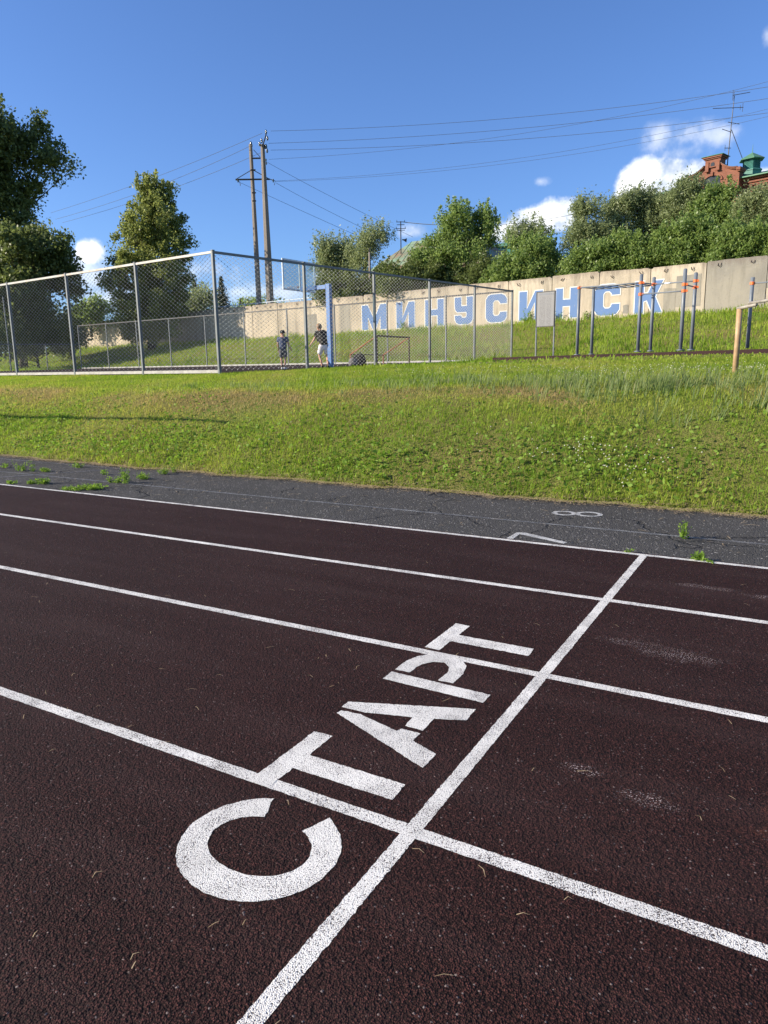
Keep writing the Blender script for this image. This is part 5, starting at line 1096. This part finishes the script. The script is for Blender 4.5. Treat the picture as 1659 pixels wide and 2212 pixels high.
# roof aerial with crossarms and loudspeaker
c = at(866, 524, HD-1); ra = empty('roof_aerial', tuple(c)); hA = at(866, 478, HD-1)[2]-c[2]; MB().tube([(0, 0, -1.0), (0, 0, hA)], .05, 6).build('mast', M['steel_dark'], ra); Rx = np.array([CF[0][0], CF[0][1], 0])
for t, w_ in ((.97, .42), (.84, .36), (.66, .48), (.58, .40)): MB().tube([-Rx*w_+np.array([0, 0, hA*t]), Rx*w_+np.array([0, 0, hA*t])], .028, 4).build('crossarm', M['steel_dark'], ra)
for t, w_ in ((.97, .36), (.66, .42)):
    for s in (-1, 1): MB().tube([Rx*w_*s+np.array([0, 0, hA*t]), Rx*w_*s+np.array([0, 0, hA*t+.16])], .03, 5).build('insulator', M['insul'], ra)
MB().tube([Rx*.12+np.array([0, 0, hA*.14]), Rx*.30+np.array([0, 0, hA*.12]), Rx*.55+np.array([0, 0, hA*.10])], [.05, .07, .20], 10).build('loudspeaker', M['steel_dark'], ra)
tag(ra, 'thin roof mast with crossarms and a horn loudspeaker on the green roof', 'antenna')
# slim pole behind the wall
c = at(800, 640, 62); sp_ = empty('slim_pole', (c[0], c[1], 6.6)); MB().tube([(0, 0, 0), (0, 0, at(800, 545, 62)[2]-6.6)], [.11, .085], 8).build('shaft', M['concrete_pole'], sp_, True); z_ = at(800, 536, 62)[2]-6.6
MB().tube([(0, 0, z_-.45), (0, 0, z_)], .05, 6).build('pole_tip', M['steel_dark'], sp_); tag(sp_, 'slim grey pole with dark tip rising behind the wall near letter M', 'pole')

# ------------------------------------------------------------------ concrete power poles
def cpole(label, bpx, tpx, D, w0, w1):
    b_ = at(*bpx, D); t_ = at(*tpx, D); zb_ = 6.5; root = empty('power_pole', (b_[0], b_[1], zb_)); H_ = t_[2]-zb_; dx = (t_-b_)[:2]
    b = MB(); V = []; 
    for k, (w, z, f) in enumerate(((w0, 0, 0), (w0*.9, H_*.35, .35), (w1, H_, 1))):
        for x, y in ((-.5, -.32), (-.32, -.5), (.32, -.5), (.5, -.32), (.5, .32), (.32, .5), (-.32, .5), (-.5, .32)): V.append((x*w+dx[0]*f, y*w+dx[1]*f, z))
    b.add(V, [tuple(range(7, -1, -1)), tuple(range(16, 24))]+[(r*8+i, r*8+(i+1) % 8, r*8+8+(i+1) % 8, r*8+8+i) for r in range(2) for i in range(8)])
    b.build('shaft', M['concrete_pole'], root); tag(root, label, 'power pole', 'concrete power poles behind the wall'); return root, b_, H_, dx
PDm = 70.0
rA, bA, hA_, dxA = cpole('left concrete power pole, the slightly shorter one with the wide crossarm', (560, 660), (541, 312), PDm+1, .43, .26)
rB, bB, hB_, dxB = cpole('right concrete power pole, taller and thicker, with insulators at its top', (584, 658), (567, 312), PDm, .60, .29)
def rel(root, x, y, D): return at(x, y, D)-np.array(root.location)
R2 = lambda a, b: (432+a*.2929, 243+b*.2929)
def rod(root, nm, pts, D, r=.045, m='steel_dark', n=6): return MB().tube([rel(root, *R2(*p), D) for p in pts], r, n).build(nm, M[m], root)
rod(rA, 'crossarm', [(262, 495), (515, 492)], PDm+.6, .075); rod(rA, 'brace', [(270, 490), (378, 425)], PDm+.6, .035); rod(rA, 'brace', [(510, 490), (385, 420)], PDm+.6, .035)
rod(rA, 'tie_beam', [(380, 338), (447, 337)], PDm+.4, .07); rod(rA, 'stay', [(395, 275), (445, 330)], PDm+.4, .03)
for y_ in (423, 592, 652): rod(rA, 'band', [(373+(y_-423)*.06, y_), (410+(y_-423)*.02, y_)], PDm+.85, .06)
def insul(root, p, D, s=1.0, hang=False):
    c_ = rel(root, *R2(*p), D); b = MB(); prof = [(.02, -.22), (.05, -.2), (.13, -.12), (.05, -.08), (.15, -.02), (.06, .04), (.11, .10), (.05, .16), (.03, .24)]
    b.lathe(c_, [(r*s, z*s*(-1 if hang else 1)) for r, z in (prof if not hang else prof[::-1])], 10); b.build('insulator', M['insul'], root, True)
insul(rA, (376, 232), PDm+1); rod(rA, 'pin', [(362, 247), (388, 247)], PDm+1, .05)
rod(rB, 'top_pin', [(462, 245), (485, 172), (488, 145)], PDm, .06); rod(rB, 'head_bracket', [(440, 243), (492, 243)], PDm, .08); rod(rB, 'head_bracket', [(462, 232), (484, 268)], PDm, .06)
for p in ((487, 143), (497, 190), (488, 250), (495, 282), (440, 232), (455, 208)): insul(rB, p, PDm-.2, .85)
for p in ((487, 352), (490, 375)): insul(rB, p, PDm-.3, .6, True)
rod(rA, 'string', [(515, 492), (555, 505), (548, 535)], PDm+.5, .035); rod(rA, 'string', [(265, 495), (295, 515), (297, 540)], PDm+.5, .035); insul(rA, (540, 503), PDm+.5, .7, True); insul(rA, (280, 503), PDm+.5, .7, True)
# overhead wires (each its own thing)
def wire(label, pts, D0, D1, sag=0.0, r=.0145):
    """pts: sighted points along the wire from near pole to far end; range is interpolated between D0 and D1"""
    X = np.array(pts, float); tt_ = np.concatenate([[0], np.cumsum(np.linalg.norm(np.diff(X, axis=0), axis=1))]); tt_ /= tt_[-1]
    co_ = [np.polyfit(tt_, X[:, i], min(len(X)-1, 2)) for i in (0, 1)]; T = np.linspace(0, 1, 24)
    P_ = [at(np.polyval(co_[0], t), np.polyval(co_[1], t), 1/((1-t)/D0+t/D1)) for t in T]; o_ = np.array(P_[0])
    ob = MB().tube([p-o_ for p in P_], r, 4).build('overhead_wire', M['cable']); ob.location = tuple(o_); return tag(ob, label, 'wire', 'overhead wires')
wire('topmost wire running right from the tip of the taller pole', [(585, 282), (829, 276), (1242, 241), (1659, 187), (1760, 172)], PDm, 62)
wire('second wire from the top running right from the poles', [(580, 308), (829, 302), (1242, 264), (1659, 212), (1760, 198)], PDm, 62)
wire('third wire from the top running right from the poles', [(585, 324), (829, 318), (1242, 291), (1659, 243), (1760, 230)], PDm, 62)
wire('thin wire that crosses the upper wires near the right edge', [(581, 343), (918, 320), (1242, 267), (1659, 174.6), (1760, 150)], PDm, 60, r=.011)
wire('upper of the two low thin wires running right from the crossarm', [(596, 390), (918, 369), (1242, 322), (1659, 234), (1760, 210)], PDm, 60, r=.010)
wire('lower of the two low thin wires running right from the crossarm', [(594, 392), (918, 373), (1242, 333), (1659, 250), (1760, 228)], PDm, 60, r=.010)
wire('upper of three wires descending left behind the poplar', [(566, 287), (486, 324), (300, 395), (110, 460)], PDm, 110, r=.018)
wire('middle of three wires descending left behind the poplar', [(545, 312), (486, 343), (300, 416), (120, 474)], PDm, 110, r=.018)
wire('lower of three wires descending left behind the poplar', [(563, 330), (486, 363), (300, 432), (135, 481)], PDm, 110, r=.018)
wire('upper of three wires slanting down right to the green roof', [(578, 351), (735, 435), (892, 512)], PDm, 73)
wire('middle of three wires slanting down right toward the trees', [(596, 395), (692, 447), (789, 495)], PDm, 72)
wire('lower of three wires slanting down right from the left crossarm end', [(520, 395), (640, 450), (767, 507)], PDm, 72)
wire('short wire from the roof mast into the big rounded tree', [(867, 479), (915, 484), (960, 486)], HD-1, HD-4, r=.03)
wire('faint wire beyond the big tree in the cloud gap', [(1060, 487), (1150, 478), (1240, 463)], 76, 66, r=.018)

# ------------------------------------------------------------------ unseen post and arm, added off to the left to throw a shadow on the bank
la = empty('shadow_post', (-19.6, 5.9, -.05)); LA = 3.05
MB().tube([(0, 0, 0), (0, 0, LA)], [.07, .05], 8).build('post', M['galv'], la); MB().tube([(-1.5, 0, LA), (2.0, -.0, LA+.02), (7.4, -.02, LA-.04)], [.05, .05, .035], 8).build('arm', M['galv'], la)
tag(la, 'added unseen steel post with a long horizontal arm, there to cast a thin shadow on the bank', 'post')

scene.render.engine = 'CYCLES'
scene.cycles.max_bounces = 5; scene.cycles.diffuse_bounces = 2; scene.cycles.glossy_bounces = 2; scene.cycles.transparent_max_bounces = 12
